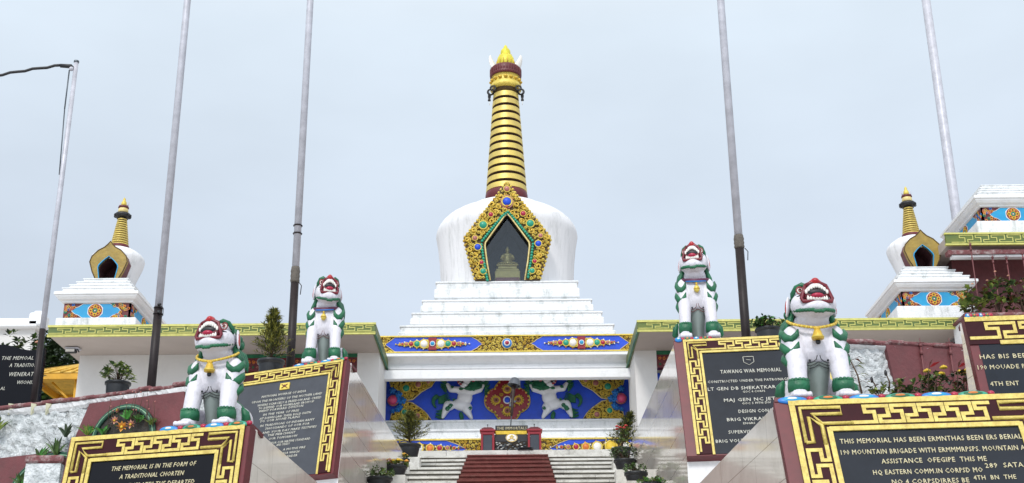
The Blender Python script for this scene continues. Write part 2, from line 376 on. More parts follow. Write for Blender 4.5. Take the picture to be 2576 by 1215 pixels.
# ---------------------------------------------------------------- the setting
def slab(name, x0, x1, y0, y1, z0, z1, m):
    mb = MB(); mb.box(((x0+x1)/2, (y0+y1)/2, (z0+z1)/2), (x1-x0, y1-y0, z1-z0), m)
    return tag(mb.build(name), kind='structure')
GZ = -1.6
g = MB(); g.add([(-900, -900, GZ), (900, -900, GZ), (900, 900, GZ), (-900, 900, GZ)], [(0, 1, 2, 3)], GRND); tag(g.build('ground'), kind='structure')
TZ = 5.12
slab('terrace_ground', -22, -4.85, 21.6, 46, GZ, TZ, CREAM)
slab('terrace_ground', 4.75, 22, 19.4, 46, GZ, TZ+.004, CREAM)
slab('platform', AX-4.6, AX+4.6, 28.9, 46, GZ, 5.97, TIER)
# stairway: white marble risers, the carpet strip is its own thing
STEPS = [(28.6-.85*i, 5.815-.25*i, .25, .85) for i in range(13)]+[(17.55-.30*(i+1)+.3, 2.565-.17*i, .17, .30) for i in range(25)]
def stair_z(Y):
    for yf, zt, r_, t_ in STEPS:
        if Y >= yf: return zt
    return GZ
mb = MB(); sx0, sx1 = AX-2.75, AX+2.75; rr = random.Random(3)
for yf, zt, r_, t_ in STEPS:
    xs = [sx0]
    while xs[-1] < sx1-1.2: xs.append(xs[-1]+rr.uniform(.7, 1.3))
    xs.append(sx1)
    for a, b in zip(xs[:-1], xs[1:]):
        j = rr.uniform(-.006, .006)
        mb.box(((a+b)/2, yf+t_/2-.03+j, zt-.024+j*.4), (b-a-.008, t_+.05, .04), STEPM)        # tread slab with nosing
        h1 = (r_-.048)*rr.uniform(.45, .6)
        mb.box(((a+b)/2, yf+.10, zt-.054-h1/2), (b-a-.008, .16, h1-.014), STEPM); mb.box(((a+b)/2+.01, yf+.104, zt-.048-h1-(r_-.048-h1)/2), (b-a-.008, .16, r_-.052-h1), STEPM)
    mb.box((AX, yf+t_/2+.03, zt-.045-(zt-.045-GZ)/2), (sx1-sx0-.02, t_-.02, zt-.045-GZ), SOIL)
for i in range(4):
    a = sx0+i*(sx1-sx0)/4; mb.box((a+(sx1-sx0)/8, 28.88, 5.892), ((sx1-sx0)/4-.01, .30, .145), STEPM)
st = mb.build('stairway'); tag(st, 'broad weathered white marble stairway climbing to the stupa platform', 'stairway')
mb = MB()
for yf, zt, r_, t_ in STEPS[:-1]:
    h = .90
    mb.box((AX, yf-.062, zt-r_/2+.004), (2*h, .012, r_-.004), CARPET)
    mb.box((AX, yf+t_/2-.06, zt+.007), (2*h, t_+.0, .012), CARPET)
    mb.tube([(AX-h, yf-.072, zt-.012), (AX+h, yf-.072, zt-.012)], .022, CARPET, 8)
tag(mb.build('stair_carpet'), 'maroon carpet runner laid down the middle of the white stairway', 'carpet')
mb = MB(); p = at(1322, 1143, 28.62); mb.box((p.x, 28.74, 5.995), (.36, .10, .06), INK, bev=.012); mb.box((p.x, 28.70, 6.0), (.28, .02, .03), SLATE)
tag(mb.build('door_mat_rail', origin=(p.x, 28.74, 5.97)), 'small flat black block lying at the top of the red carpet', 'block')

# ---------------------------------------------------------------- the main stupa
YC = 33.0
stupa = empty('stupa', (AX, YC, 5.97), 0, 'tall white stupa with a gilded ringed spire and a jewelled golden niche', 'stupa')
def part(mb, name, parent=stupa): return mb.build(name, parent)
WF = 3.25; YF = YC-WF                              # frieze plane
# podium with painted friezes
mb = MB(); mb.box((AX, YC+.35, 6.25), (6.9, 5.4, .55), TIER)
mb.box((AX, 30.45+2.5, 6.67), (6.5, 5.0, .30), TIER); mb.box((AX, 30.85+2.3, 6.98), (6.3, 4.6, .32), TIER)
for k, (y_, z_, x_) in enumerate(((30.0, 6.53, 3.38), (30.44, 6.825, 3.26), (30.84, 7.145, 3.16))):
    mb.box((AX, y_+.3, z_-.02), (2*x_, .66, .05), TIER, bev=.012)
part(mb, 'podium')
mb = MB(); mb.box((AX, YC+1.45, 7.9), (6.0, 5.0, 1.7), WHITE); part(mb, 'drum_wall')
# hollow cornice and lintel beams hanging in front of the relief
mb = MB()
def band(y, z0, z1, hw, m=WHITE, d=.25):
    mb.box((AX, y+d/2, (z0+z1)/2), (2*hw, d, z1-z0), m, bev=.012)
def cove(yt, zt, yb, zb, hw, m=WHITE, n=8, steep=1):
    P = []; 
    for k in range(n+1):
        a = k/n*math.pi/2; P.append((yt+(yb-yt)*math.sin(a)**steep, zt-(zt-zb)*(1-math.cos(a))))
    V = [(AX-hw, y, z) for y, z in P]+[(AX+hw, y, z) for y, z in P]+[(AX-hw, YF+.9, z) for y, z in P]+[(AX+hw, YF+.9, z) for y, z in P]
    q = n+1; F = [(i, q+i, q+i+1, i+1) for i in range(n)]+[(2*q+i, 2*q+i+1, 3*q+i+1, 3*q+i) for i in range(n)]
    F += [(i, i+1, 2*q+i+1, 2*q+i) for i in range(n)]+[(q+i, 3*q+i, 3*q+i+1, q+i+1) for i in range(n)]
    mb.add(V, F, m, False)
band(YF-.03, 8.44, 8.53, 3.2); cove(YF+.02, 8.44, YF+.26, 8.30, 3.15); band(YF+.22, 8.19, 8.30, 3.15, d=.5)
cove(YF+.20, 8.19, YF+.30, 8.12, 3.1); band(YF+.02, 7.90, 8.12, 2.93, d=.22)
mb.box((AX, 31.25, 8.63), (6.3, 2.9, .16), CREAM)
part(mb, 'cornice')
for s_ in (-1, 1):                                  # hanging side fins
    mb = MB(); x = AX+s_*3.07
    mb.add([(x-.07, YF+.05, 7.44), (x-.07, 31.9, 7.30), (x-.07, 31.9, 8.5), (x-.07, YF+.05, 8.5), (x+.07, YF+.05, 7.44), (x+.07, 31.9, 7.30), (x+.07, 31.9, 8.5), (x+.07, YF+.05, 8.5)],
           [(0,1,2,3),(4,7,6,5),(0,4,5,1),(0,3,7,4),(3,2,6,7),(1,5,6,2)], CREAM); part(mb, 'side_fin')

def jewel(mb, x, z, y, r, m, rim=GOLDB, flat=.6):
    mb.ell((x, y, z), (r, r*flat, r), m, seg=14, rings=8)
    mb.torus((x, y, z), r*1.12, r*.2, rim, seg=18, sub=5)
def painted_frieze(name, z0, z1, y, hw, flip, dia, rnd):
    """royal blue band broken by gilded scrollwork, with jewelled diamonds; parts: band, gilded carving, jewels"""
    H = z1-z0; zc = (z0+z1)/2
    mb = MB(); mb.box((AX, y+.1, zc), (2*hw, .2, H), GOLDD); 
    mb.box((AX, y-.012, z1-.016), (2*hw, .06, .03), GOLDB); mb.box((AX, y-.012, z0+.016), (2*hw, .06, .03), GOLDB); fr = part(mb, name)
    zz0, zz1 = z0+.032, z1-.032
    blues = []
    for s in (-1, 1):
        if not flip: a, b = .56, 2.92; t = .30; poly = [(a, zc), (a+.1, zc+.05), (a+t*.5, zc+.1), (a+t, zz1), (b-t*.8, zz1), (b-t*.4, zc+.09), (b, zc), (b-t*.4, zc-.09), (b-t*.8, zz0), (a+t, zz0), (a+t*.5, zc-.1), (a+.1, zc-.05)]
        else: a, b = .95, 3.1; t = .5; poly = [(a, zc-.03), (a+.12, zc+.03), (a+t*.5, zc+.1), (a+t, zz1), (b, zz1), (b, zz0), (a+t*.6, zz0), (a+.2, zc-.1)]
        poly = [(AX+s*x, z) for x, z in poly]
        if s < 0: poly = poly[::-1]
        blues.append(poly)
    for p in blues: mb = MB(); mb.prism(p[::-1], y-.008, y+.05, BLUE); mb.build('blue_field', fr)
    mb = MB()
    for p in blues: mb.tube([(x, y-.012, z) for x, z in p+p[:1]], .010, GOLDP, 4)
    whole = [(AX-hw, zz0), (AX+hw, zz0), (AX+hw, zz1), (AX-hw, zz1)]
    xs_ = [(-.66, .66)] if not flip else [(-1.5, 1.5)]
    gold = [(AX-(.9 if not flip else 1.5), zz0), (AX+(.9 if not flip else 1.5), zz0), (AX+(.9 if not flip else 1.5), zz1), (AX-(.9 if not flip else 1.5), zz1)]
    class H_: pass
    def packed(poly):
        done = []
        for k in range(2200):
            r = .055*(1-k/2200)+.018*k/2200; x = rnd.uniform(poly[0][0], poly[1][0]); z = rnd.uniform(zz0, zz1)
            if any(inside((x+dx, z+dz), b) for b in blues for dx in (-r*.7, 0, r*.7) for dz in (-r*.7, r*.7)): continue
            if any((x-a)**2+(z-b)**2 < ((r+c)*.84)**2 for a, b, c in done): continue
            done.append((x, z, r)); mb.curl((x, y-.01, z), r, rnd.choice((GOLD, GOLDB)), .30, rnd.uniform(0, 6.28), rnd.choice((-1, 1)), seg=8, sub=4)
    packed(gold); packed([(AX-hw, 0), (AX-2.55, 0)]); packed([(AX+2.55, 0), (AX+hw, 0)])
    mb.build('gilded_carving', fr)
    for dx, hl, hh in dia:
        mb = MB(); cx = AX+dx
        n = 26
        for i in range(n):
            t = i/n*4; q = int(t); f_ = t-q; c = [(1, 0), (0, 1), (-1, 0), (0, -1)]; a, b = c[q], c[(q+1) % 4]
            x, z = a[0]*(1-f_)+b[0]*f_, a[1]*(1-f_)+b[1]*f_
            bul = 1+.12*math.sin(f_*math.pi)
            mb.ell((cx+x*hl*bul, y-.03, zc+z*hh*bul), .021, rnd.choice((PEARL, GOLDB, PEARL, ORANGE)), seg=7, rings=5)
        dm = [(cx-hl, zc), (cx, zc-hh), (cx+hl, zc), (cx, zc+hh)]; mb.prism(dm, y-.02, y+.01, GOLDD)
        for k in range(260):
            x, z = rnd.uniform(cx-hl, cx+hl), rnd.uniform(zc-hh, zc+hh)
            if inside((x, z), dm): mb.curl((x, y-.03, z), .024, rnd.choice((GOLDB, GOLD, PEARL)), .4, k, 1, seg=6, sub=4)
        for k, (tx, r, m_) in enumerate(((.23, .070, PEARL), (.42, .054, TEAL), (.58, .042, REDJ), (.71, .030, CORAL), (.82, .022, REDJ))):
            for s in (-1, 1):
                mm = m_ if not (flip and k == 1) else ORANGE
                jewel(mb, cx+s*hl*tx, zc, y-.045, r*hh/.11, mm)
        if not flip:
            mb.box((cx, y-.03, zc), (.20, .05, 2*hh*1.05), RED, bev=.01); jewel(mb, cx, zc, y-.07, .05, TURQ, PEARL)
            for s in (-1, 1):
                mb.curl((cx+s*.13, y-.05, zc+.07), .05, GOLDB, .3, 0, s); mb.curl((cx+s*.13, y-.05, zc-.07), .05, GOLDB, .3, 3.1, s)
        else: jewel(mb, cx, zc, y-.06, .12, GOLDB if dx < 0 else PETALY, GOLDB, .5)
        mb.build('jewelled_diamond', fr)
    return fr, zc
rn = random.Random(11)
fr, zc = painted_frieze('upper_frieze', 8.53, 8.955, YF, 3.25, False, [(-1.78, .88, .145), (1.78, .88, .145)], rn)
mb = MB(); mb.ell((AX, YF-.03, zc), (.125, .05, .125), LBLUE); mb.torus((AX, YF-.03, zc), .12, .015, GOLDP); mb.torus((AX, YF-.075, zc), .06, .014, PEARL); mb.ell((AX, YF-.08, zc), (.045, .04, .045), REDJ)
mb.build('round_jewel', fr)
painted_frieze('lower_frieze', 6.06, 6.50, 29.99, 3.2, True, [(-2.42, 1.42, .16), (2.42, 1.42, .16)], rn)

# main relief panel behind the lintel
YP = 31.1
def RZ(zx, zy): p = at((1200+zx/6.44)*.81006, (1150+zy/6.44)*.81, YP); return (p.x, p.z)
mb = MB(); mb.box((AX, YP+.1, 7.88), (6.05, .2, 1.66), BLUE); rel = part(mb, 'relief_panel')
XM = RZ(2450, 600)[0]
def both(fn, name):
    """builds the left half, then its mirror image"""
    mb = MB(); fn(mb); m2 = MB()
    m2.v = [Vector((2*AX-.03-p.x, p.y, p.z)) for p in mb.v]; m2.f = [list(reversed(f)) for f in mb.f]; m2.mi = list(mb.mi); m2.sm = list(mb.sm); m2.mats = mb.mats
    for q in (mb, m2): part(q, name)
def spandrels(mb, k=0):
    rnd = random.Random(5+k); y = YP
    up = [RZ(60, 170), RZ(1020, 170), RZ(900, 330), RZ(700, 440), RZ(530, 590), RZ(400, 610), RZ(330, 600), RZ(300, 440), RZ(90, 330)]
    lo = [RZ(330, 650), RZ(430, 640), RZ(520, 660), RZ(700, 780), RZ(820, 890), RZ(930, 1040), RZ(60, 1040), RZ(110, 870), RZ(300, 800)]
    for poly in ((up, lo)[k],):
        mb.prism(poly if False else poly[::-1], y-.03, y+.02, GOLDD)
        scrolls(mb, poly, y-.05, .03, .085, GOLD, rnd, 2200, th=.3)
        scrolls(mb, poly, y-.06, .02, .05, GOLDB, rnd, 700, th=.3)
        mb.tube([(a, y-.035, b) for a, b in poly+poly[:1]], .016, GOLDP, 5)
both(lambda m_: spandrels(m_, 0), 'gilded_spandrel'); both(lambda m_: spandrels(m_, 1), 'gilded_spandrel')
def florets(mb):
    for zx, zy, r in ((130, 420, .07), (250, 500, .08), (330, 620, .08), (240, 620, .08), (270, 760, .07), (230, 800, .06), (130, 830, .05)):
        x, z = RZ(zx, zy); mb.ell((x, YP-.09, z), (r*.6, .04, r*.6), LBLUE, seg=8, rings=5)
        for k in range(5):
            a = k*1.257+.3; mb.ell((x+r*.75*math.cos(a), YP-.07, z+r*.75*math.sin(a)), (r*.5, .04, r*.5), LBLUE, seg=8, rings=5)
both(florets, 'blue_florets')
def balls(mb, k):
    if k == 5: x, z = RZ(130, 620); mb.ell((x, YP-.12, z), .115, PINK, seg=20, rings=12); mb.torus((x+.015, YP-.08, z), .125, .02, CORAL)
    else:
      for zx, zy, r, m in [((400, 375, .085, TEAL), (640, 300, .075, CORAL), (840, 250, .05, CORAL), (370, 855, .07, TEAL), (625, 930, .07, CORAL))[k]]:
        x, z = RZ(zx, zy); jewel(mb, x, z, YP-.09, r, m)
for k_ in range(6): both(lambda m_: balls(m_, k_), 'inlaid_jewel')
# quatrefoil medallion
cx, cz = AX-.01, RZ(2430, 610)[1]
mb = MB(); poly = []
for k in range(64):
    a = 2*math.pi*k/64; r = .46*(1+.13*abs(math.cos(2*a))**.7*(1 if True else 0)-.10*abs(math.sin(2*a))**3); poly.append((cx+r*math.cos(a)*1.02, cz+r*math.sin(a)))
mb.prism(poly[::-1], YP-.06, YP, RED)
for x, z in poly[::2]: mb.ell((x, YP-.06, z), .026, GOLDB if (int((x+z)*50) % 3) else CORAL, seg=7, rings=5)
mb.tube([(cx+(x-cx)*1.05, YP-.03, cz+(z-cz)*1.05) for x, z in poly+poly[:1]], .016, GOLD, 5)
for k in range(4):
    a = k*math.pi/2; px, pz = cx+.27*math.cos(a), cz+.27*math.sin(a)
    mb.torus((px, YP-.09, pz), .088, .026, GOLD, seg=16); mb.torus((px, YP-.10, pz), .045, .014, CORAL, seg=12)
    mb.ell((px, YP-.09, pz), (.035, .02, .035), GOLDD, seg=8, rings=5)
    for q in range(7):
        b = a+(q-3)*.45; mb.ell((px+.125*math.cos(b), YP-.08, pz+.125*math.sin(b)), .020, GOLDB, seg=6, rings=4)
    for s in (-1, 1):
        b = a+.785*s; mb.curl((cx+.2*math.cos(b), YP-.08, cz+.2*math.sin(b)), .05, GOLD, .3, b)
mb.ell((cx, YP-.09, cz), (.075, .05, .075), BLUE); mb.torus((cx, YP-.09, cz), .085, .018, PEARL)
part(mb, 'quatrefoil_medallion')

PEARLW = mat('relief_white_paint', (.82, .82, .84), .4, .04, 6)
# the two dancing snow lions in relief
def relief_lion(mirror):
    s = -1 if mirror else 1
    def Q(zx, zy): x, z = RZ(zx, zy); return (x if s > 0 else 2*AX-.03-x, z)
    K = 1/790.
    def e_(mb, zx, zy, rx, rz, m, dy=0, th=.10, rot=0, seg=14):
        x, z = Q(zx, zy); mb.ell((x, YP-.03-dy, z), (rx*K, th, rz*K), m, seg=seg, rings=8, rot=(0, rot*s, 0))
    def cap_(mb, pts, rs, m, dy=.04):
        P = [Q(*p) for p in pts]; n = 14; pp = []; r2 = []
        for i in range(len(P)-1):
            for k in range(n if i == len(P)-2 else n-1):
                t = k/(n-1); pp.append((P[i][0]*(1-t)+P[i+1][0]*t, YP-dy, P[i][1]*(1-t)+P[i+1][1]*t)); r2.append((rs[i]*(1-t)+rs[i+1]*t)*K)
        mb.tube(pp, r2, m, 10)
        for k, p in enumerate(P): mb.ell((p[0], YP-dy, p[1]), rs[k]*K*.99, m, seg=10, rings=6)
    mb = MB()
    for a in ((1580, 430, 170, 110, 0), (1570, 560, 150, 150, 0), (1500, 700, 190, 120, .2), (1260, 710, 120, 100, 0), (1620, 760, 100, 100, 0), (1360, 390, 110, 60, 0)):
        e_(mb, a[0], a[1], a[2], a[3], PEARLW, th=.11, rot=a[4])
    cap_(mb, [(1480, 400), (1290, 395), (1225, 300)], [70, 58, 42], PEARLW)
    cap_(mb, [(1660, 450), (1870, 400), (1935, 310)], [75, 55, 36], PEARLW)
    cap_(mb, [(1220, 740), (1170, 850), (1130, 950)], [90, 62, 34], PEARLW)
    cap_(mb, [(1600, 790), (1640, 860), (1700, 960)], [90, 66, 36], PEARLW)
    for p in ((1200, 180), (1950, 185)): e_(mb, p[0], p[1], 75, 45, PEARLW)
    body = mb.build('relief_lion', stupa); remesh(body, .018, 2); tag(body)
    h = MB(); LIONW = PEARLW; e_(h, 1590, 230, 105, 95, LIONW, .06, .10); e_(h, 1560, 310, 70, 40, LIONW, .10, .07, .4); e_(h, 1500, 190, 60, 45, LIONW, .10, .07)
    e_(h, 1530, 345, 60, 28, LIONW, .08, .06, .5)
    e_(h, 1490, 270, 75, 55, RED, .11, .06, .5); e_(h, 1500, 275, 45, 26, INK, .14, .05, .5); e_(h, 1740, 220, 40, 45, REDJ, .1, .05); e_(h, 1640, 200, 26, 24, INK, .15, .03); e_(h, 1600, 190, 22, 16, REDJ, .16, .03)
    for k in range(4): e_(h, 1455+k*22, 300-k*18, 8, 14, PEARL, .17, .02, seg=6)
    h.build('head', body)
    m_ = MB(); rnd = random.Random(4)
    def wisp(cx, cz, n, L, ang, sp, r=30, bend=.5):
        for k in range(n):
            t = (k/(max(n-1, 1))-.5); x0, z0 = cx+rnd.uniform(-10, 10), cz+t*sp; a = ang+rnd.uniform(-.15, .15)+t*.5
            pts = []; rs = []
            for q in range(7):
                u_ = q/6; pts.append((x0+L*u_*math.cos(a+bend*u_), z0+L*u_*math.sin(a+bend*u_))); rs.append(r*(1-.8*u_))
            P = [(Q(*p)[0], YP-.035, Q(*p)[1]) for p in pts]; m_.tube(P, [q*K for q in rs], GREEN, 6)
        m_.build('hair_tuft', body); m_.__init__()
    wisp(1210, 300, 8, 150, math.pi, 270); wisp(1960, 350, 8, 120, 0, 270, bend=-.5); wisp(1150, 860, 6, 170, 2.5, 180); wisp(1480, 880, 7, 140, 1.0, 60); wisp(1790, 240, 5, 200, .1, 140)
    for a in ((1760, 320, 160, 105), (1650, 385, 130, 60), (1620, 160, 110, 50), (1500, 395, 60, 35)): e_(m_, a[0], a[1], a[2], a[3], GREEN, .05, .08)
    for k in range(14): e_(m_, 1600+k*22, 395-abs(k-5)*4+rnd.uniform(-25, 25), 26, 34, GREEN, .08, .06, rnd.uniform(-.6, .6), 8)
    for p in ((1320, 370, 26), (1350, 620, 24), (1255, 630, 20), (1290, 740, 34), (1230, 800, 38), (1680, 790, 28), (1930, 290, 26)): 
        x, z = Q(p[0], p[1]); m_.curl((x, YP-.15, z), p[2]*K*1.5, GREEN, .33, 0, s)
    o_ = m_.build('mane', body); remesh(o_, .016, 1)
    t_ = MB()
    for k in range(11):
        pts = []; rs = []
        for q in range(9):
            u_ = q/8; a = 2.0+k*.16+u_*2.2*(1-k*.05); rad = (165-k*9)*(1-.15*u_)
            pts.append((1070+rad*math.cos(a)*1.0, 610+rad*math.sin(a)*.95)); rs.append(20*(1-.55*u_))
        t_.tube([(Q(*p)[0], YP-.045, Q(*p)[1]) for p in pts], [q*K for q in rs], GREEN, 6)
    for k in range(7):
        pts = [(1040+u_*200*(1+k*.05)/6, 560+k*18-u_*(16-k*2)) for u_ in range(7)]
        t_.tube([(Q(*p)[0], YP-.05, Q(*p)[1]) for p in pts], [20*K*(1-q*.12) for q in range(7)], GREEN, 6)
    t_.build('tail', body)
    return body
relief_lion(False); relief_lion(True)

# stepped tiers
for (zt, zb, yf, hw) in ((9.43, 8.95, 30.42, 2.62), (9.835, 9.42, 30.66, 2.355), (10.235, 9.825, 30.88, 2.12), (10.82, 10.225, 31.16, 1.80)):
    mb = MB(); mb.box((AX, yf+hw*.98, (zt+zb)/2), (2*hw, 2*hw*.98, zt-zb), TIER, bev=.02)
    mb.box((AX, yf+hw*.98, zt-.03), (2*hw+.05, 2*hw*.98+.05, .05), TIER, bev=.015); mb.box((AX, yf+hw*.98-.02, (zt+zb)/2-.04), (2*hw+.10, 2*hw*.98+.05, (zt-zb)*.42), TIER, bev=.02)
    part(mb, 'terrace_tier')
# bell dome, left open where the niche is
YB = YC+.1
bellp = [(1.775, 10.80), (1.78, 11.0), (1.80, 11.45), (1.83, 11.95), (1.88, 12.4), (1.92, 12.62), (1.938, 12.72), (1.925, 12.82), (1.88, 12.94), (1.80, 13.06), (1.68, 13.18), (1.52, 13.29), (1.34, 13.38), (1.20, 13.43), (1.17, 13.445), (1.13, 13.50), (1.0, 13.58), (.82, 13.66), (.66, 13.71), (.60, 13.73), (.58, 13.86), (.3, 13.9)]
mb = MB(); mb.lathe(bellp, WHITE_ST, (AX, YB, 0), 96, keep=lambda c: not (abs(c[0]-AX) < .56 and c[1] < YB and c[2] < 12.62)); part(mb, 'bell_dome')
# jewelled niche frame
def NP(u, v, Y=31.16): p = at(u, v, Y); return (p.x, p.z)
NX = at(1276, 600, 31.16).x
outer = [(.82, 10.83), (.99, 11.4), (1.13, 11.98), (.80, 12.45), (.50, 12.86), (.24, 13.22), (.07, 13.48), (0, 13.56)]
inner = [(.44, 10.83), (.52, 11.3), (.575, 11.76), (.56, 11.86), (.40, 12.1), (.25, 12.32), (.10, 12.54), (0, 12.66)]
O = [(NX-x, z) for x, z in outer]+[(NX+x, z) for x, z in outer[-2::-1]]
I = [(NX-x, z) for x, z in inner]+[(NX+x, z) for x, z in inner[-2::-1]]
YN = 31.12
mb = MB(); mb.ring(O, I, YN, YN+.22, GOLDD); nf = part(mb, 'niche_frame')
mb = MB(); rnd = random.Random(21)
jw = [(0, 13.34, .075, CORAL), (0, 12.98, .115, BLUE), (-.42, 12.62, .065, REDJ), (.42, 12.64, .07, REDJ), (-.62, 12.33, .10, TEAL), (.60, 12.36, .095, TEAL),
      (-.83, 11.97, .065, CORAL), (.86, 12.02, .06, CORAL), (-.76, 11.72, .085, BLUE), (.80, 11.80, .08, BLUE), (-.66, 11.3, .055, REDJ), (.70, 11.32, .055, REDJ), (-.62, 11.06, .075, TEAL), (.63, 11.06, .07, TEAL)]
av = [(NX+a, b, c*1.25) for a, b, c, d in jw]
inb = [(NX+(x-NX)*1.22, z+(.06 if z > 10.9 else 0)) for x, z in I]
scrolls(mb, O, YN-.02, .035, .10, GOLD, rnd, 3500, av, inb, th=.30)
scrolls(mb, O, YN-.035, .025, .05, GOLDB, rnd, 2500, av, inb, th=.32)
# little crest curls along the outer edge
for a, b in zip(O[:-1], O[1:]):
    L = math.hypot(b[0]-a[0], b[1]-a[1]); n = max(2, int(L/.10))
    for k in range(n):
        t = (k+.5)/n; mb.ell((a[0]+(b[0]-a[0])*t, YN+.03, a[1]+(b[1]-a[1])*t), (.038, .05, .038), rnd.choice((GOLD, GOLDB)), seg=8, rings=5)
mb.build('gilded_scrollwork', nf)
for a, b, c, d in jw:
    mb = MB(); jewel(mb, NX+a, b, YN-.05, c, d, GOLDB); 
    if c > .1: mb.torus((NX+a, YN-.03, b), c*1.35, .02, CORAL, sz=1.15); mb.ell((NX+a, YN-.07, b-c*1.2), .035, ORANGE)
    mb.build('jewel', nf)
mb = MB(); mid = [(NX+(x-NX)*1.12+(-.02 if x < NX else .02), z+(.035 if z > 10.9 else 0)) for x, z in I]
for a, b in zip(mid[:-1], mid[1:]):
    L = math.hypot(b[0]-a[0], b[1]-a[1]); n = max(1, round(L/.072))
    for k in range(n):
        t = k/n; mb.ell((a[0]+(b[0]-a[0])*t, YN-.03, a[1]+(b[1]-a[1])*t), .040, TEAL, seg=8, rings=6)
mb.build('green_bead_string', nf)
mb = MB(); mb.tube([(x, YN-.02, z) for x, z in I], .022, GOLDP, 6); mb.build('gold_rim', nf)
# niche chamber, hood and glass
mb = MB(); n = len(I); back = 32.5
V = [(x, YN+.2, z) for x, z in I]+[(x, back, z) for x, z in I]
mb.add(V, [(i+1, i, n+i, n+i+1) for i in range(n-1)]+[list(range(n, 2*n))[::-1], (0, n-1, 2*n-1, n)], NICHE); part(mb, 'niche_chamber')
mb = MB(); Oh = [(NX+(x-NX)*.93, z-.05 if z > 11 else z) for x, z in O]; n = len(Oh)
Ih = [(NX+(x-NX)*1.03, z+.02) for x, z in I]
mb.ring(Oh, Ih, YN+.22, 31.75, WHITE); part(mb, 'niche_hood')
mb = MB(); mb.prism(I[::-1], YN+.16, YN+.166, GLASS); part(mb, 'glass_pane')
# seated statue inside
sx_, sy_, sz_ = NX, 31.75, 10.83
bud = empty('seated_statue', (sx_, sy_, sz_), 0, 'small gilded statue seated cross-legged on a tiered throne behind the niche glass', 'statue')
mb = MB()
for (w_, d_, z_, h_) in ((.66, .5, .20, .40), (.60, .44, .43, .07), (.50, .40, .50, .08), (.58, .44, .565, .05)): mb.box((sx_, sy_, sz_+z_), (w_, d_, h_), STATG, bev=.015)
for k in range(9): mb.ell((sx_-.24+k*.06, sy_-.2, sz_+.60), (.032, .05, .03), STATG, seg=8, rings=5)
mb.build('throne', bud)
mb = MB(); b0 = sz_+.60
for c, r in (((0, 0, .06), (.21, .15, .07)), ((-.15, -.06, .05), (.10, .10, .05)), ((.15, -.06, .05), (.10, .10, .05)), ((0, 0, .20), (.115, .09, .15)), ((0, 0, .31), (.135, .08, .06)), ((0, -.01, .37), (.035, .035, .05)), ((0, -.01, .44), (.058, .062, .07)), ((0, 0, .51), (.03, .03, .04)), ((0, -.12, .11), (.09, .04, .025))):
    mb.ell((sx_+c[0], sy_+c[1], b0+c[2]), r, STATG)
for s in (-1, 1): mb.tube([(sx_+s*.12, sy_, b0+.30), (sx_+s*.17, sy_-.02, b0+.19), (sx_+s*.07, sy_-.12, b0+.11)], [.04, .036, .026], STATG)
o = mb.build('figure', bud); remesh(o, .008, 2)
mb = MB(); mb.box((sx_, sy_-.30, sz_+.10), (.62, .08, .16), CORAL, bev=.01)
for k in range(5): mb.lathe([(.0, 0), (.028, .0), (.036, .03), (.02, .05), (.0, .052)], PEARL, (sx_-.24+k*.12, sy_-.40, sz_+.0), 10)
mb.build('offering_table', bud)

SPIREG = mat('spire_groove_dark', (.035, .008, .006), .7, .2, 8)  # dark tone for the gaps between rings and the ring undersides
GOLDF = mat('finial_yellow_gilding', (.78, .70, .05), .4, .2, 8, .2, 30, metal=.1, c2=(.50, .42, .03))
# the spire: hub, thirteen gilded rings, parasol, moon horns and flame jewel
mb = MB(); mb.lathe([(.52, 13.70), (.60, 13.72), (.585, 13.95), (.555, 14.05), (.1, 14.06)], DRED, (AX, YC, 0), 48); part(mb, 'spire_hub')
mb = MB(); mb.lathe([(.505, 14.0), (.30, 17.2)], SPIREG, (AX, YC, 0), 40); part(mb, 'spire_core')
for k in range(13):
    t = k/13; z = 14.02+t*3.12; r = .572-.215*t; h = 3.12/13*.66
    mb = MB(); mb.lathe([(r-.006, z+.001), (r, z+.004), (r-.011, z+h-.004), (r-.016, z+h), (r-.10, z+h+.002)], BRASS, (AX, YC, 0), 96, smooth=False); mb.lathe([(r-.14, z-.028), (r-.03, z-.022), (r-.014, z+.002), (r-.03, z+.006)], SPIREG, (AX, YC, 0), 48); part(mb, 'spire_ring')
mb = MB(); mb.lathe([(.30, 17.08), (.34, 17.14), (.40, 17.30), (.36, 17.32)], GOLDD, (AX, YC, 0), 40)
mb.lathe([(.36, 17.20), (.445, 17.23), (.46, 17.30), (.40, 17.42), (.38, 17.58), (.415, 17.62), (.1, 17.62)], GOLDB, (AX, YC, 0), 48)
for k in range(16):
    a = k/16*2*math.pi; mb.ell((AX+.42*math.cos(a), YC+.42*math.sin(a), 17.48), (.06, .06, .045), GOLD, seg=8, rings=5)
part(mb, 'parasol')
mb = MB(); mb.lathe([(.36, 17.61), (.445, 17.62), (.45, 17.70), (.43, 17.72), (.445, 17.74), (.44, 17.88), (.40, 17.93), (.1, 17.94)], DRED, (AX, YC, 0), 48)
for k in range(36):
    a = k/36*2*math.pi; mb.box((0, 0, 0), (.02, .02, .20), MAROON, Matrix.Translation((AX+.447*math.cos(a), YC+.447*math.sin(a), 17.77)) @ Matrix.Rotation(a, 4, 'Z'))
part(mb, 'pleated_crown')
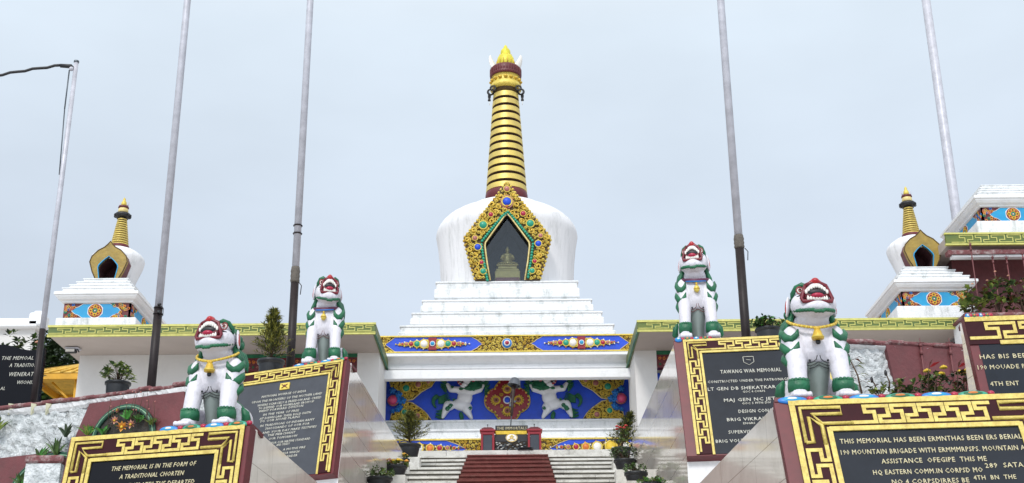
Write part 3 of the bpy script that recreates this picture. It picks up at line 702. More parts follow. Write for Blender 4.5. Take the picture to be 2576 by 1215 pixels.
for s in (-1, 1):
    mb = MB()
    mb.torus((AX+s*.43, YC-.1, 17.13), .085, .028, INK, seg=14); mb.torus((AX+s*.36, YC-.32, 17.14), .075, .024, INK, seg=14); mb.ell((AX+s*.47, YC-.05, 17.02), (.045, .05, .10), INK)
    mb.ell((AX+s*.40, YC-.25, 17.2), (.05, .05, .05), PEARL); part(mb, 'scroll_bracket')
    mb = MB(); x = AX+s*.47
    mb.tube([(x, YC-.2, 17.1), (x, YC-.2, 16.90)], .006, INK, 4); mb.lathe([(.045, 16.80), (.04, 16.83), (.02, 16.90), (.0, 16.91)], INK, (x, YC-.2, 0), 10); mb.tube([(x, YC-.2, 16.82), (x, YC-.2, 16.66)], .01, PEARL, 4)
    part(mb, 'wind_bell')
    mb = MB(); pts = []; rr_ = []
    for k in range(9):
        t = k/8; pts.append((AX+s*(.31+.13*math.sin(t*1.7)), YC-.08, 17.90+t*.44)); rr_.append(.13*(1-t)**.6+.004)
    mb.tube(pts, rr_, PEARL, 10, flat=.5); part(mb, 'moon_horn')
mb = MB(); mb.lathe([(.17, 17.92), (.225, 17.97), (.25, 18.06), (.252, 18.16), (.23, 18.27), (.175, 18.36), (.135, 18.39), (.145, 18.43), (.14, 18.50), (.105, 18.56), (.06, 18.60), (.055, 18.64), (.02, 18.70), (0, 18.71)], GOLDF, (AX, YC, 0), 32)
for k in range(14):
    a = k/14*2*math.pi; mb.tube([(AX+.22*math.cos(a), YC+.22*math.sin(a), 17.98), (AX+.258*math.cos(a), YC+.258*math.sin(a), 18.12), (AX+.18*math.cos(a), YC+.18*math.sin(a), 18.36)], [.02, .018, .008], GOLD, 5)
part(mb, 'flame_finial')
# ---------------------------------------------------------------- the two wings beside the stupa
def wing(s, label):
    """s = -1 left, 1 right: white hall under a flat roof with a key-patterned eave"""
    X = lambda x: AX+s*x
    x0, x1 = (2.86, 10.0)
    zt = 8.43 if s < 0 else 8.43
    H = .24
    yf = 27.0
    wg = empty('memorial_hall', (X(6.4), 28.6, TZ), 0, label, 'hall')
    def bx(mb, xa, xb, ya, yb, za, zb, m, **k): mb.box(((X(xa)+X(xb))/2, (ya+yb)/2, (za+zb)/2), (abs(xb-xa), yb-ya, zb-za), m, **k)
    mb = MB(); bx(mb, x0+.03, x1-.03, yf+.03, 40, zt-H+.012, zt+.02, SOFFIT); mb.build('roof_slab', wg)
    # eave board with the key pattern on the front and on the inner side
    mb = MB(); bx(mb, x0, x1, yf, yf+.06, zt-H, zt, EAVEG)
    bx(mb, x0-.012, x1+.012, yf-.02, yf+.03, zt-.035, zt+.012, EAVEY); bx(mb, x0-.008, x1+.008, yf-.018, yf+.03, zt-H-.012, zt-H+.022, EAVEY)
    bx(mb, x0-.008, x1+.008, yf-.012, yf+.03, zt-H+.034, zt-H+.046, EAVEY)
    xa, xb = sorted((X(x0+.03), X(x1-.03))); key(mb, xa, xb, zt-H+.068, zt-.058, 20, .016, yf-.002, EAVEY, dy=.008)
    mb.build('eave_board', wg)
    mb = MB(); bx(mb, x0-.004, x0+.05, yf+.062, 39.9, zt-H-.004, zt+.008, EAVEG); bx(mb, x0-.014, x0+.02, yf+.064, 39.9, zt-H-.014, zt-H+.03, GREEN); mb.build('side_eave_board', wg)
    # wall: bay recessed between pilasters
    mb = MB(); yw = 28.55
    bx(mb, 6.3, 9.78, yw, 38, TZ-.2, zt-H+.01, CREAM); bx(mb, 2.92, 3.42, yw, 30.3, TZ-.2, zt-H+.012, CREAM); bx(mb, 3.40, 6.32, yw+.65, 36, TZ-.2, zt-H+.01, CREAM)
    mb.build('wall', wg)
    mb = MB(); yb = yw+.05
    bx(mb, 3.425, 6.295, yb-.03, yb+.22, 8.11, zt-H+.005, GREEN); bx(mb, 3.425, 6.295, yb-.015, yb+.2, 7.80, 8.109, DRED)
    rnd = random.Random(8)
    for k in range(28):
        xx = 3.50+k*.10; mb.curl((X(xx), yb-.02, 8.02), .045, ORANGE, .28, k, 1, seg=8, sub=4); mb.curl((X(xx), yb-.02, 7.89), .035, rnd.choice((GREEN, CORAL, GOLD)), .3, -k, -1, seg=7, sub=4)
    mb.build('painted_beam', wg)
    mb = MB()
    for k in range(6):
        xx = 3.44+k*.56; bx(mb, xx, xx+.10, yw+.50, yw+.63, TZ, 7.80, BLUE)
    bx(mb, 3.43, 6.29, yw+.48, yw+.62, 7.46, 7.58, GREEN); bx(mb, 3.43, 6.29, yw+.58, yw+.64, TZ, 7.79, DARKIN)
    mb.build('window_screen', wg)
    mb = MB(); bx(mb, 2.905, 3.435, yw-.03, yw+.05, TZ-.1, TZ+.25, CREAM); mb.build('pilaster_base', wg)
    return wg
wl = wing(-1, 'white hall left of the stupa under a flat roof with a key-patterned eave')
wr = wing(1, 'white hall right of the stupa under a flat roof with a key-patterned eave')
mb = MB(); p = at(183, 885, 27.9); p.z = 8.19
mb.box((p.x, p.y, p.z-.02), (.30, .22, .03), STEEL, bev=.008); mb.box((p.x-.04, p.y, p.z-.075), (.24, .15, .08), INK, bev=.02); mb.box((p.x-.04, p.y-.078, p.z-.075), (.20, .01, .06), PEARL); mb.tube([(p.x+.1, p.y, p.z-.03), (p.x+.14, p.y, p.z-.1)], .015, INK, 6)
tag(mb.build('floodlight', origin=p), 'small dark floodlight fixed under the left hall soffit', 'floodlight')
for u, v, s in ((650, 868, 'left'), (2300, 900, 'right')): pass

# ---------------------------------------------------------------- corner stupas on the hall roofs
def medallion(mb, x, y, z, r):
    mb.prism([(x+r*1.05*math.cos(a*.3927)*(1+.06*(a % 2)), z+r*1.05*math.sin(a*.3927)*(1+.06*(a % 2))) for a in range(16)][::-1], y-.012, y+.01, PEARL)
    mb.prism([(x+r*.97*math.cos(a*.3927), z+r*.97*math.sin(a*.3927)) for a in range(16)][::-1], y-.018, y+.01, RED)
    for k in range(8):
        a = k*.7854; mb.torus((x+r*.6*math.cos(a), y-.02, z+r*.6*math.sin(a)), r*.2, r*.085, PETAL if k % 2 else PETALY, seg=10, sub=4)
    mb.torus((x, y-.02, z), r*.26, r*.08, TEAL, seg=10, sub=4); mb.ell((x, y-.02, z), r*.12, PEARL, seg=8, rings=5)
def pband(mb, x0, x1, y, z0, z1, seed=1):
    """painted band of turquoise cartouches between orange florets, on the plane y"""
    rnd = random.Random(seed); zc = (z0+z1)/2; L = x1-x0
    mb.box(((x0+x1)/2, y+.02, zc), (L, .04, z1-z0), DRED)
    a, b = x0+L*.12, x1-L*.14; t = .16
    pl = [(a, zc), (a+t*.5, zc+.07), (a+t, zc+.10), (a+t*1.6, z1-.012), (b-t*1.6, z1-.012), (b-t, zc+.10), (b-t*.4, zc+.07), (b, zc), (b-t*.4, zc-.07), (b-t, zc-.1), (b-t*1.6, z0+.012), (a+t*1.6, z0+.012), (a+t, zc-.1), (a+t*.5, zc-.07)]
    mb.prism(pl[::-1], y-.006, y+.01, TURQ); mb.tube([(q, y-.008, r) for q, r in pl+pl[:1]], .007, PEARL, 4)
    for k in range(150):
        x, z = rnd.uniform(x0+.03, x1-.03), rnd.uniform(z0+.03, z1-.03)
        if inside((x, z), pl) or inside((x+.02, z), pl) or inside((x-.02, z), pl): continue
        mb.torus((x, y-.01, z), .026, .011, rnd.choice((PETAL, PETAL, ORANGE, PETALY, CORAL, TEAL, PETALR, LBLUE)), seg=8, sub=4)
    if L > 1.2: medallion(mb, (a+b)/2-.02, y-.002, zc, (z1-z0)*.46)
def small_stupa(s, dx, dz, label, lift=0, top=True, name='corner_stupa'):
    X0 = AX+s*9.32+dx; yf = 28.0; hw = .76; yc = yf+1.1
    Z = lambda z: z+dz
    t = empty(name, (X0, yc, Z(8.45)), 0, label, 'small stupa')
    mb = MB(); mb.box((X0-s*.02, yc, Z(8.68)), (2*hw+.30, 2.36, .46), TIER, bev=.02); mb.box((X0, yc, Z(8.885)), (2*hw+.08, 2.26, .07), TIER, bev=.015); mb.build('base_step', t)
    mb = MB(); mb.box((X0, yc, Z(9.10)), (2*hw-.02, 2.18, .42), WHITE); mb.build('plinth', t)
    mb = MB(); pband(mb, X0-hw, X0+hw, yf, Z(8.91), Z(9.27), 3)
    m0 = mb.M; mb.M = Matrix.Translation((X0-s*hw, yc, 0)) @ Matrix.Rotation(-s*math.pi/2, 4, 'Z')
    pband(mb, -1.1, 1.1, 0, Z(8.91), Z(9.27), 4); mb.build('painted_band', t)
    # cornice that flares out from the band
    mb = MB(); lay = [(.02, 9.27), (.05, 9.285), (.055, 9.31), (.12, 9.345), (.165, 9.40), (.17, 9.43), (.20, 9.44), (.20, 9.50), (.16, 9.52)]
    P = []; 
    for o_, z in lay:
        a, b = hw+o_, 1.1+o_; P += [(X0-a, yc-b, Z(z)), (X0+a, yc-b, Z(z)), (X0+a, yc+b, Z(z)), (X0-a, yc+b, Z(z))]
    F = [(i*4+k, i*4+(k+1) % 4, i*4+4+(k+1) % 4, i*4+4+k) for i in range(len(lay)-1) for k in range(4)]+[(3, 2, 1, 0), tuple((len(lay)-1)*4+k for k in range(4))]
    mb.add(P, F, WHITE); mb.build('cornice', t)
    for k in range(4):
        mb = MB(); o_ = .06-.10*k; mb.box((X0, yc+.0, Z(9.575+.125*k)), (2*(hw+o_), 2*(1.08+o_*1.5), .13), TIER, bev=.015); mb.box((X0, yc, Z(9.62+.125*k)), (2*(hw+o_)+.03, 2*(1.08+o_*1.5)+.03, .03), TIER, bev=.008); mb.build('roof_step', t)
    if not top: return t
    zb = 10.02
    mb = MB(); mb.lathe([(.40, zb-.05), (.43, zb+.05), (.52, zb+.3), (.60, zb+.52), (.63, zb+.66), (.61, zb+.74), (.53, zb+.83), (.40, zb+.92), (.25, zb+.98), (.20, zb+1.0)], WHITE_ST, (X0, yc, dz), 64, keep=lambda c_: not (abs(c_[0]-X0) < .25 and c_[1] < yc and c_[2] < Z(zb+.56))); mb.build('bell_dome', t)
    # gilded niche surround standing in front of the bell, facing the visitors
    yn = 28.42; q = lambda z: Z(zb+z)
    out_ = [(.27, 0), (.36, .18), (.44, .42), (.40, .56), (.27, .70), (.13, .78), (.05, .86), (0, .93)]
    in_ = [(.18, 0), (.20, .12), (.225, .27), (.21, .33), (.14, .42), (.08, .48), (.03, .52), (0, .55)]
    O = [(X0-x, q(z)) for x, z in out_]+[(X0+x, q(z)) for x, z in out_[-2::-1]]; I = [(X0-x, q(z)) for x, z in in_]+[(X0+x, q(z)) for x, z in in_[-2::-1]]
    mb = MB(); mb.ring(O, I, yn, yn+.10, mat_ochre); n = len(O)
    mb.ring([(X0+(x-X0)*1.0, z) for x, z in O], [(X0+(x-X0)*.97, z) for x, z in O], yn+.10, yn+.42, DRED); mb.tube([(x, yn, z) for x, z in O], .014, GOLDD, 5)
    mb.ring([(X0+(x-X0)*1.09, z+(.014 if z > q(.1) else 0)) for x, z in I], I, yn-.012, yn+.05, TURQ); 
    mb.build('niche_surround', t)
    mb = MB(); V = [(x, yn+.06, z) for x, z in I]+[(x, yn+.6, z) for x, z in I]; mb.add(V, [(i+1, i, n+i, n+i+1) for i in range(n-1)]+[list(range(n, 2*n))[::-1]], DARKRD)
    mb.build('dark_niche', t)
    mb = MB(); mb.lathe([(.19, zb+.98), (.23, zb+.99), (.225, zb+1.06), (.1, zb+1.07)], DRED, (X0, yc, dz), 24); mb.lathe([(.17, zb+1.05), (.09, zb+1.82)], INK, (X0, yc, dz), 24); mb.build('spire_core', t)
    for k in range(12):
        u_ = k/12; z = zb+1.06+u_*.72; r = .215-.105*u_; mb = MB(); mb.lathe([(r-.05, z), (r, z+.004), (r-.006, z+.034), (r-.06, z+.036)], BRASS, (X0, yc, dz), 24); mb.build('spire_ring', t)
    mb = MB(); mb.lathe([(.08, zb+1.78), (.17, zb+1.81), (.195, zb+1.85), (.17, zb+1.90), (.10, zb+1.92)], INK, (X0, yc, dz), 24)
    for k in range(10): a = k*.628; mb.torus((X0+.17*math.cos(a), yc+.17*math.sin(a), Z(zb+1.84)), .035, .014, INK, seg=8, sub=4)
    mb.lathe([(.10, zb+1.91), (.125, zb+1.93), (.115, zb+2.02), (.10, zb+2.04)], GOLDP, (X0, yc, dz), 24); mb.lathe([(.11, zb+2.035), (.13, zb+2.05), (.12, zb+2.09), (.05, zb+2.1)], DRED, (X0, yc, dz), 24); mb.build('parasol', t)
    mb = MB(); mb.lathe([(.05, zb+2.09), (.07, zb+2.14), (.06, zb+2.20), (.03, zb+2.25), (.035, zb+2.28), (0, zb+2.34)], GOLDB, (X0, yc, dz), 16); mb.build('flame_finial', t)
    for sg in (-1, 1): mb = MB(); mb.tube([(X0+sg*.06, yc, Z(zb+2.09)), (X0+sg*.105, yc, Z(zb+2.14)), (X0+sg*.115, yc, Z(zb+2.21))], [.025, .018, .004], STEEL, 6); mb.build('moon_horn', t)
    return t
DARKRD = mat('dark_red_niche', (.05, .008, .012), .8, .2, 5)
mat_ochre = mat('ochre_gilding', (.36, .24, .04), .5, .2, 5, .2, 20)
small_stupa(-1, 0, 0, 'small white corner stupa with painted plinth on the left hall roof')
small_stupa(1, .46, .11, 'small white corner stupa with painted plinth on the right hall roof')
# the higher terrace at the far right and the stupa plinth on it
UX = AX+9.32+.10+1.88; UZ = 1.87
small_stupa(1, 2.56, 2.17, 'white stupa plinth with painted band on the high terrace at the far right', top=False)
mb = MB()
ut = empty('upper_hall', (12.5, 29, TZ), 0, 'raised maroon-walled hall at the far right with a key-patterned eave', 'hall')
mb.box((14.6, 33.6, 7.8), (8.4, 9.6, 5.3), MAROON); mb.build('wall', ut)
mb = MB(); mb.box((14.5, 33.4, 10.53), (9.0, 11.2, .22), SOFFIT); mb.build('roof_slab', ut)
mb = MB(); mb.box((14.5, 27.78, 10.57), (9.06, .06, .28), EAVEG); mb.box((14.5, 27.77, 10.695), (9.1, .08, .04), EAVEY); mb.box((14.5, 27.77, 10.43), (9.1, .08, .04), EAVEY)
key(mb, 10.1, 18.9, 10.48, 10.65, 24, .018, 27.748, EAVEY, dy=.008); mb.build('eave_board', ut)
mb = MB(); mb.box((14.5, 27.9, 10.26), (9.0, .22, .10), COPING); mb.box((14.5, 27.93, 10.18), (8.8, .18, .05), WHITE); mb.build('wall_coping', ut)

# ---------------------------------------------------------------- tilted memorial plaques on polished granite blocks
SLATEG = mat('grey_slate_plaque', (.055, .060, .074), .28, .12, 5, spec=.3)
def fit_lean(TL, TR, inner_right, target, Y0, yaw):
    """lean of the slab so that its inner edge runs through the target pixel"""
    best = None
    ex = (TR-TL).normalized(); top = TR if inner_right else TL
    hn = Vector((-math.sin(yaw), -math.cos(yaw), 0))   # towards the viewer, along the block's side
    for k in range(0, 500):
        b = R(-5+k*.1); d = Vector((0, 0, -math.cos(b)))+hn*math.sin(b)
        for L in (1.2, 1.5, 1.8):
            q = top+d*L; 
            # pixel line test: distance of the target ray from the edge line
        n = (top).cross(top+d); t = at(*target, 1.0); e = abs(n.normalized().dot(t.normalized()))
        if best is None or e < best[0]: best = (e, b, d)
    return best[1], best[2], ex
PED = {}
def pedestal(key_, inner_px, outer_px, Y, inner_right, edge_px, h, yaw, length, mw, bw, lines, label, nkey, slate=SLATE, botv=False, lotus=True, letter=LETTER, shear=0, vkey=None, bottomvis=None):
    pi = at(*inner_px, Y); po = at_z(*outer_px, pi.z)
    TL, TR = (po, pi) if inner_right else (pi, po)
    lean, dn, ex = fit_lean(TL, TR, inner_right, edge_px, Y, yaw)
    if botv:
        top_ = TR if inner_right else TL; best = None
        for k in range(400):
            q = top_+dn*(.5+k*.01); e_ = (q-at(edge_px[0], edge_px[1], q.y)).length
            if best is None or e_ < best[0]: best = (e_, .5+k*.01)
        h = best[1]
    up = -dn; yy = up.cross(ex).normalized(); W = (TR-TL).length
    F = Matrix(((ex.x, yy.x, up.x, TL.x), (ex.y, yy.y, up.y, TL.y), (ex.z, yy.z, up.z, TL.z), (0, 0, 0, 1)))
    base = Vector(((TL.x+TR.x)/2, (TL.y+TR.y)/2, GZ))
    ped = empty('plaque_wall', base, 0, label, 'memorial plaque')
    T = .14; m0 = mw if not inner_right else .03; m1 = mw if inner_right else .03
    # granite block behind the slab, its inner side running back along the stairs
    s = 1 if inner_right else -1
    dirv = Vector((math.sin(yaw), math.cos(yaw), 0)); inn = pi+yy*T
    inn.z = pi.z-.02; oo = po+yy*T; oo.z = inn.z
    low = dn*(h/1.0)
    mb = MB(); bl = GZ
    bi = inn+dn*h; bo = oo+dn*h                            # foot of the leaning face
    a = [inn, oo, oo+Vector((0, 1, 0))*length, inn+dirv*length]
    P = a+[bi, bo]+[Vector((bi.x, bi.y, bl)), Vector((bo.x, bo.y, bl)), Vector((a[2].x, a[2].y, bl)), Vector((a[3].x, a[3].y, bl))]
    fl = [(0, 1, 2, 3), (0, 4, 5, 1), (4, 6, 7, 5), (0, 3, 9, 6, 4), (1, 5, 7, 8, 2), (2, 8, 9, 3)]
    mb.add(P, [(0, 1, 2, 3)], GRANITE); mb.add(P, [fl[3]], GRANITE); mb.add(P, [fl[1], fl[2], fl[4], fl[5]], WHITE)
    blk = mb.build('granite_block', ped)
    # maroon backing slab
    mb = MB(); mb.M = F; mb.box((W/2, T/2, -h/2), (W, T, h), DRED, bev=.004); mb.build('backing_slab', ped)
    # gilded key border
    gx0, gx1 = m0, W-m1; top = -.0; bt = -h+.02
    mb = MB(); mb.M = F; lw = bw*.105; y = -.008
    mb.box(((gx0+gx1)/2, y, -(bw/2)), (gx1-gx0, .016, bw), GOLDD if False else DRED2)
    SD = key_ != 'UR'
    for xx in ((gx0+bw/2, gx1-bw/2) if SD else ()): mb.box((xx, y, (-bw+bt)/2), (bw, .0158, -(bw-(-bt))), DRED2)
    def strip(xa, za, xb, zb, w_): mb.box(((xa+xb)/2, y-.010, (za+zb)/2), (abs(xb-xa)+w_, .014, abs(zb-za)+w_), GOLDK)
    o_ = lw*.8
    strip(gx0+o_, -o_, gx1-o_, -o_, lw*1.55)
    if SD: mb.box((gx0+o_, y-.009, (-o_+bt)/2), (lw*1.5, .013, -bt-o_), GOLDK); mb.box((gx1-o_, y-.009, (-o_+bt)/2), (lw*1.5, .013, -bt-o_), GOLDK)
    ib = bw-o_*.5
    mb.box(((gx0+gx1)/2, y-.010, -ib), (gx1-gx0-2*ib, .014, lw*1.3), GOLDK)
    for xx in ((gx0+ib, gx1-ib) if SD else ()): mb.box((xx, y-.009, (-ib+bt)/2), (lw*1.3, .013, -bt-ib+lw), GOLDK)
    k0, k1 = bw*.27, bw*.78
    key(mb, gx0+bw*(1.62 if SD else .1), gx1-bw*(1.62 if SD else .1), -k1, -k0, nkey, lw, y-.003, GOLDK, dy=.014)
    nv = vkey or max(3, round((-bt-bw)/((gx1-gx0-1.9*bw)/nkey)))
    if SD: key(mb, gx0+k0, gx0+k1, bt+.04, -bw*1.45, nv, lw, y-.003, GOLDK, dy=.014, vert=True)
    if SD: key(mb, gx1-k1, gx1-k0, bt+.04, -bw*1.45, nv, lw, y-.003, GOLDK, dy=.014, vert=True, flip=True)
    # mitred corners
    def run(pts, gx, sx):
        P_ = [(gx+sx*a_*bw, y-.011, -b_*bw) for a_, b_ in pts]; mb.tube(P_, [lw*.60]*len(P_), GOLDK, 4, cap=True)
    for sx, gx in ((1, gx0), (-1, gx1)) if SD else ():
        run([(.27, 1.38), (.27, .27), (1.36, .27), (1.36, .48), (.55, .48), (.80, .78), (1.62, .78)], gx, sx)
        run([(.27, 1.38), (.47, 1.38), (.47, .58), (.78, .84), (.78, 1.45)], gx, sx)
    mb.build('key_pattern_border', ped)
    sl = MB(); sl.M = F; sl.box(((gx0+gx1)/2, .01-.008, (-bw+bt)/2), (gx1-gx0-2*(bw if SD else .1), .016, -bt-bw), slate); sl.build('slate_plaque', ped)
    wi = gx1-gx0-2*bw
    T_ = F @ Matrix.Translation(((gx0+gx1)/2, -.0085, -bw))
    if lines: px_text(lines, letter, ped, T_, shear=shear)
    if lotus:                                         # painted lotus moulding on the top edge
        mb = MB(); mb.M = F; L = min(W*.98, lotus if lotus is not True else W*.98); xs0 = 0.01 if not inner_right else W-L-.01
        nP = max(4, int(L/.30)); cols = [LBLUE, PETALR, GREEN, REDJ]
        mb.box((xs0+L/2, .16, .022), (L, .34, .045), DRED)
        for i in range(nP):
            c = xs0+(i+.5)*L/nP; w_ = L/nP*.44
            for q, (rr_, m_) in enumerate(((1, (LBLUE, TEAL)[i % 2]), (.72, (TURQ, GREEN)[i % 2]), (.4, (PEARL, ORANGE)[i % 2]))):
                mb.ell((c, -.005-.006*q, .012+.004*q), (w_*rr_, .022, .042*rr_), m_, seg=14, rings=7)
            mb.ell((c+L/nP*.5, -.008, .022), (.035, .02, .026), REDJ, seg=8, rings=5)
        mb.build('lotus_moulding', ped)
    PED[key_] = dict(F=F, W=W, pi=pi, po=po, ex=ex, up=up, yy=yy, ped=ped, lean=lean)
    return ped
DRED2 = mat('key_border_ground', (.040, .006, .010), .55, .15, 8, spec=.15)
GOLDK = mat('key_pattern_gilding', (.74, .60, .16), .45, .2, 11, .3, 30, c2=(.50, .37, .07), dirt_shade=(.22, .13, .03), dirt_shade_amt=.7, dirt_shade_sc=16)
pedestal('LF', (630, 1069), (177, 1103), 13.0, True, (611, 1215), 1.9, R(3.8), 4.6, .05, .29,
    [('THE MEMORIAL IS IN THE FORM OF', 281, 491, 1178, 11), ('A TRADITIONAL CHORTEN', 300, 461, 1200, 11), ('VENERATES THE DEPARTED', 314, 487, 1222, 11)],
    'black plaque wall at the front left lettered about a traditional chorten in a gold key border', 5, SLATED, shear=.25, lotus=1.05)
pedestal('RF', (1946, 1012), (2640, 990), 12.0, False, (1985, 1215), 1.9, R(-2.5), 4.6, .13, .345,
    [('THIS MEMORIAL HAS BEEN ERMNTHAS BEEN ERS BERIAL', 2111, 2572, 1110, 12), ('190 MOUNTAIN BRIGADE WITH ERMMMRPSPS. MOUNTAIN A', 2113, 2580, 1138, 12), ('ASSISTANCE  OFEGIPE  THIS ME', 2217, 2484, 1163, 12),
     ('HQ EASTERN COMM.IN CORPSD MO', 2196, 2474, 1191, 12), ('289  SATA', 2479, 2576, 1176, 12), ('NO 4 CORPSDIRRES BE', 2244, 2440, 1216, 12), ('4TH  BN  THE', 2450, 2558, 1206, 11)],
    'slate plaque wall at the front right lettered THIS MEMORIAL HAS BEEN in a gold key border', 5, SLATE, lotus=2.0, shear=.05)
LRL = [(385, 405, 430), (415, 445, 680), (440, 480, 620), (410, 515, 540), (360, 550, 430), (360, 590, 350), (400, 620, 500), (350, 655, 390), (420, 690, 530), (420, 725, 430), (440, 760, 530), (365, 800, 270), (380, 835, 280), (455, 870, 380), (380, 905, 130), (490, 945, 220), (460, 985, 160), (460, 1020, 120)]
LRS = ('NATIONAL HOMAGE OF INDIA', 'UPON THE FRONTIERS OF THE MOTHER LAND', 'WHERE SCARCELY A FREEDOM AND CREED', 'TO DEFEND OUR HOMELAND FROM UP', 'WENT FORWARD DIVISION', 'IN THE YEAR OF FREE', 'AT DAWN LAID THEIR BOLD FAITH', 'TO OUR HOME PLAINS', 'IN TRADITIONS OF INDIAN ARMY', 'THOUSANDS OF OUR FOR', 'AND YOUR DAY MAKE TESTIFIES', 'THE MERCHANT', 'OUR TOMORROW', 'FOR OUR NATIVE STANDARD', 'AND STEADY', 'A MOTIVE FIRE', 'FOR WHICH', 'LEADER')
pedestal('LR', (872, 905), (575, 949), 18.5, True, (838, 1190), 1.72, R(2.1), 6.4, .045, .225,
    [(t_, 615.6+.2534*(c-w_/2), 615.6+.2534*(c+w_/2), 891+.2534*b, 5.2) for t_, (c, b, w_) in zip(LRS, LRL)],
    'grey plaque wall at the rear left with a small gold emblem above many rows of tiny letters', 5, SLATEG, letter=LETTERW, lotus=.95, shear=.2, botv=True)
pedestal('RR', (1694, 858), (2075, 841), 17.5, False, (1728, 1148), 1.72, R(-.5), 6.2, .13, .235,
    [('TAWANG WAR MEMORIAL', 1812, 1966, 937, 9), ('CONSTRUCTED UNDER THE PATRONAGE', 1780, 1985, 960, 6), ('LT GEN DB SHEKATKAR, AVSM', 1780, 2000, 979, 8), ('GOC 4 CORPS', 1869, 1925, 987, 5), ('MAJ GEN NC JETLEY', 1821, 1980, 1008, 8), ('GOC 5 MTN DIV', 1867, 1940, 1016, 5),
     ('DESIGN CONCEPT', 1858, 1965, 1037, 8), ('BRIG VIKRAM', 1829, 1930, 1058, 8), ('ENGRS', 1870, 1900, 1067, 5), ('SUPERVISED', 1833, 1905, 1090, 8), ('BRIG VOLTE', 1801, 1880, 1113, 8)],
    'slate plaque wall at the rear right lettered TAWANG WAR MEMORIAL in a gold key border', 5, SLATE, lotus=.5, letter=LETTERW, botv=True)
pedestal('UR', (2424, 800), (2700, 790), 14.6, False, (2440, 870), 1.3, R(-2.5), .05, .0, .36,
    [('HAS BIS BEEN', 2465, 2598, 901, 11), ('190 MOUADE P', 2460, 2580, 928, 11), ('4TH ENT', 2492, 2565, 970, 11), ('ENT.JIGH', 2515, 2585, 1001, 11), ('OUNT A', 2519, 2580, 1030, 11)],
    'slate plaque wall at the far right edge lettered HAS BIS BEEN behind the larger plaque', 3, SLATE, lotus=.3)
def wpx_(F, u, v):
    n = Vector((F[0][1], F[1][1], F[2][1])); O = Vector((F[0][3], F[1][3], F[2][3])); d = at(u, v, 1.0); P = d*(O.dot(n)/d.dot(n)); q = F.inverted() @ P; return (q.x, q.z)
# emblems on the rear plaques
q = PED['LR']; mb = MB(); cx, _z = wpx_(q['F'], 718, 973); mb.M = q['F'] @ Matrix.Translation((0, 0, _z+.33))
mb.box((cx, -.012, -.33), (.17, .02, .12), GOLDB); mb.tube([(cx-.05, -.026, -.365), (cx+.05, -.026, -.30)], .007, DRED, 5); mb.tube([(cx+.05, -.026, -.365), (cx-.05, -.026, -.30)], .007, DRED, 5); mb.ell((cx, -.026, -.325), (.02, .006, .02), DRED); mb.build('gold_emblem', q['ped'])
q = PED['RR']; cx, _z = wpx_(q['F'], 1883, 907); mb = MB(); mb.M = q['F'] @ Matrix.Translation((0, 0, _z+.31)); mb.tube([(cx-.07, -.01, -.25), (cx+.07, -.01, -.25), (cx+.07, -.01, -.34), (cx, -.01, -.39), (cx-.07, -.01, -.34), (cx-.07, -.01, -.25)], .005, LETTERW, 4)
mb.tube([(cx-.03, -.01, -.30), (cx+.03, -.01, -.31)], .004, LETTERW, 4); mb.build('shield_emblem', q['ped'])

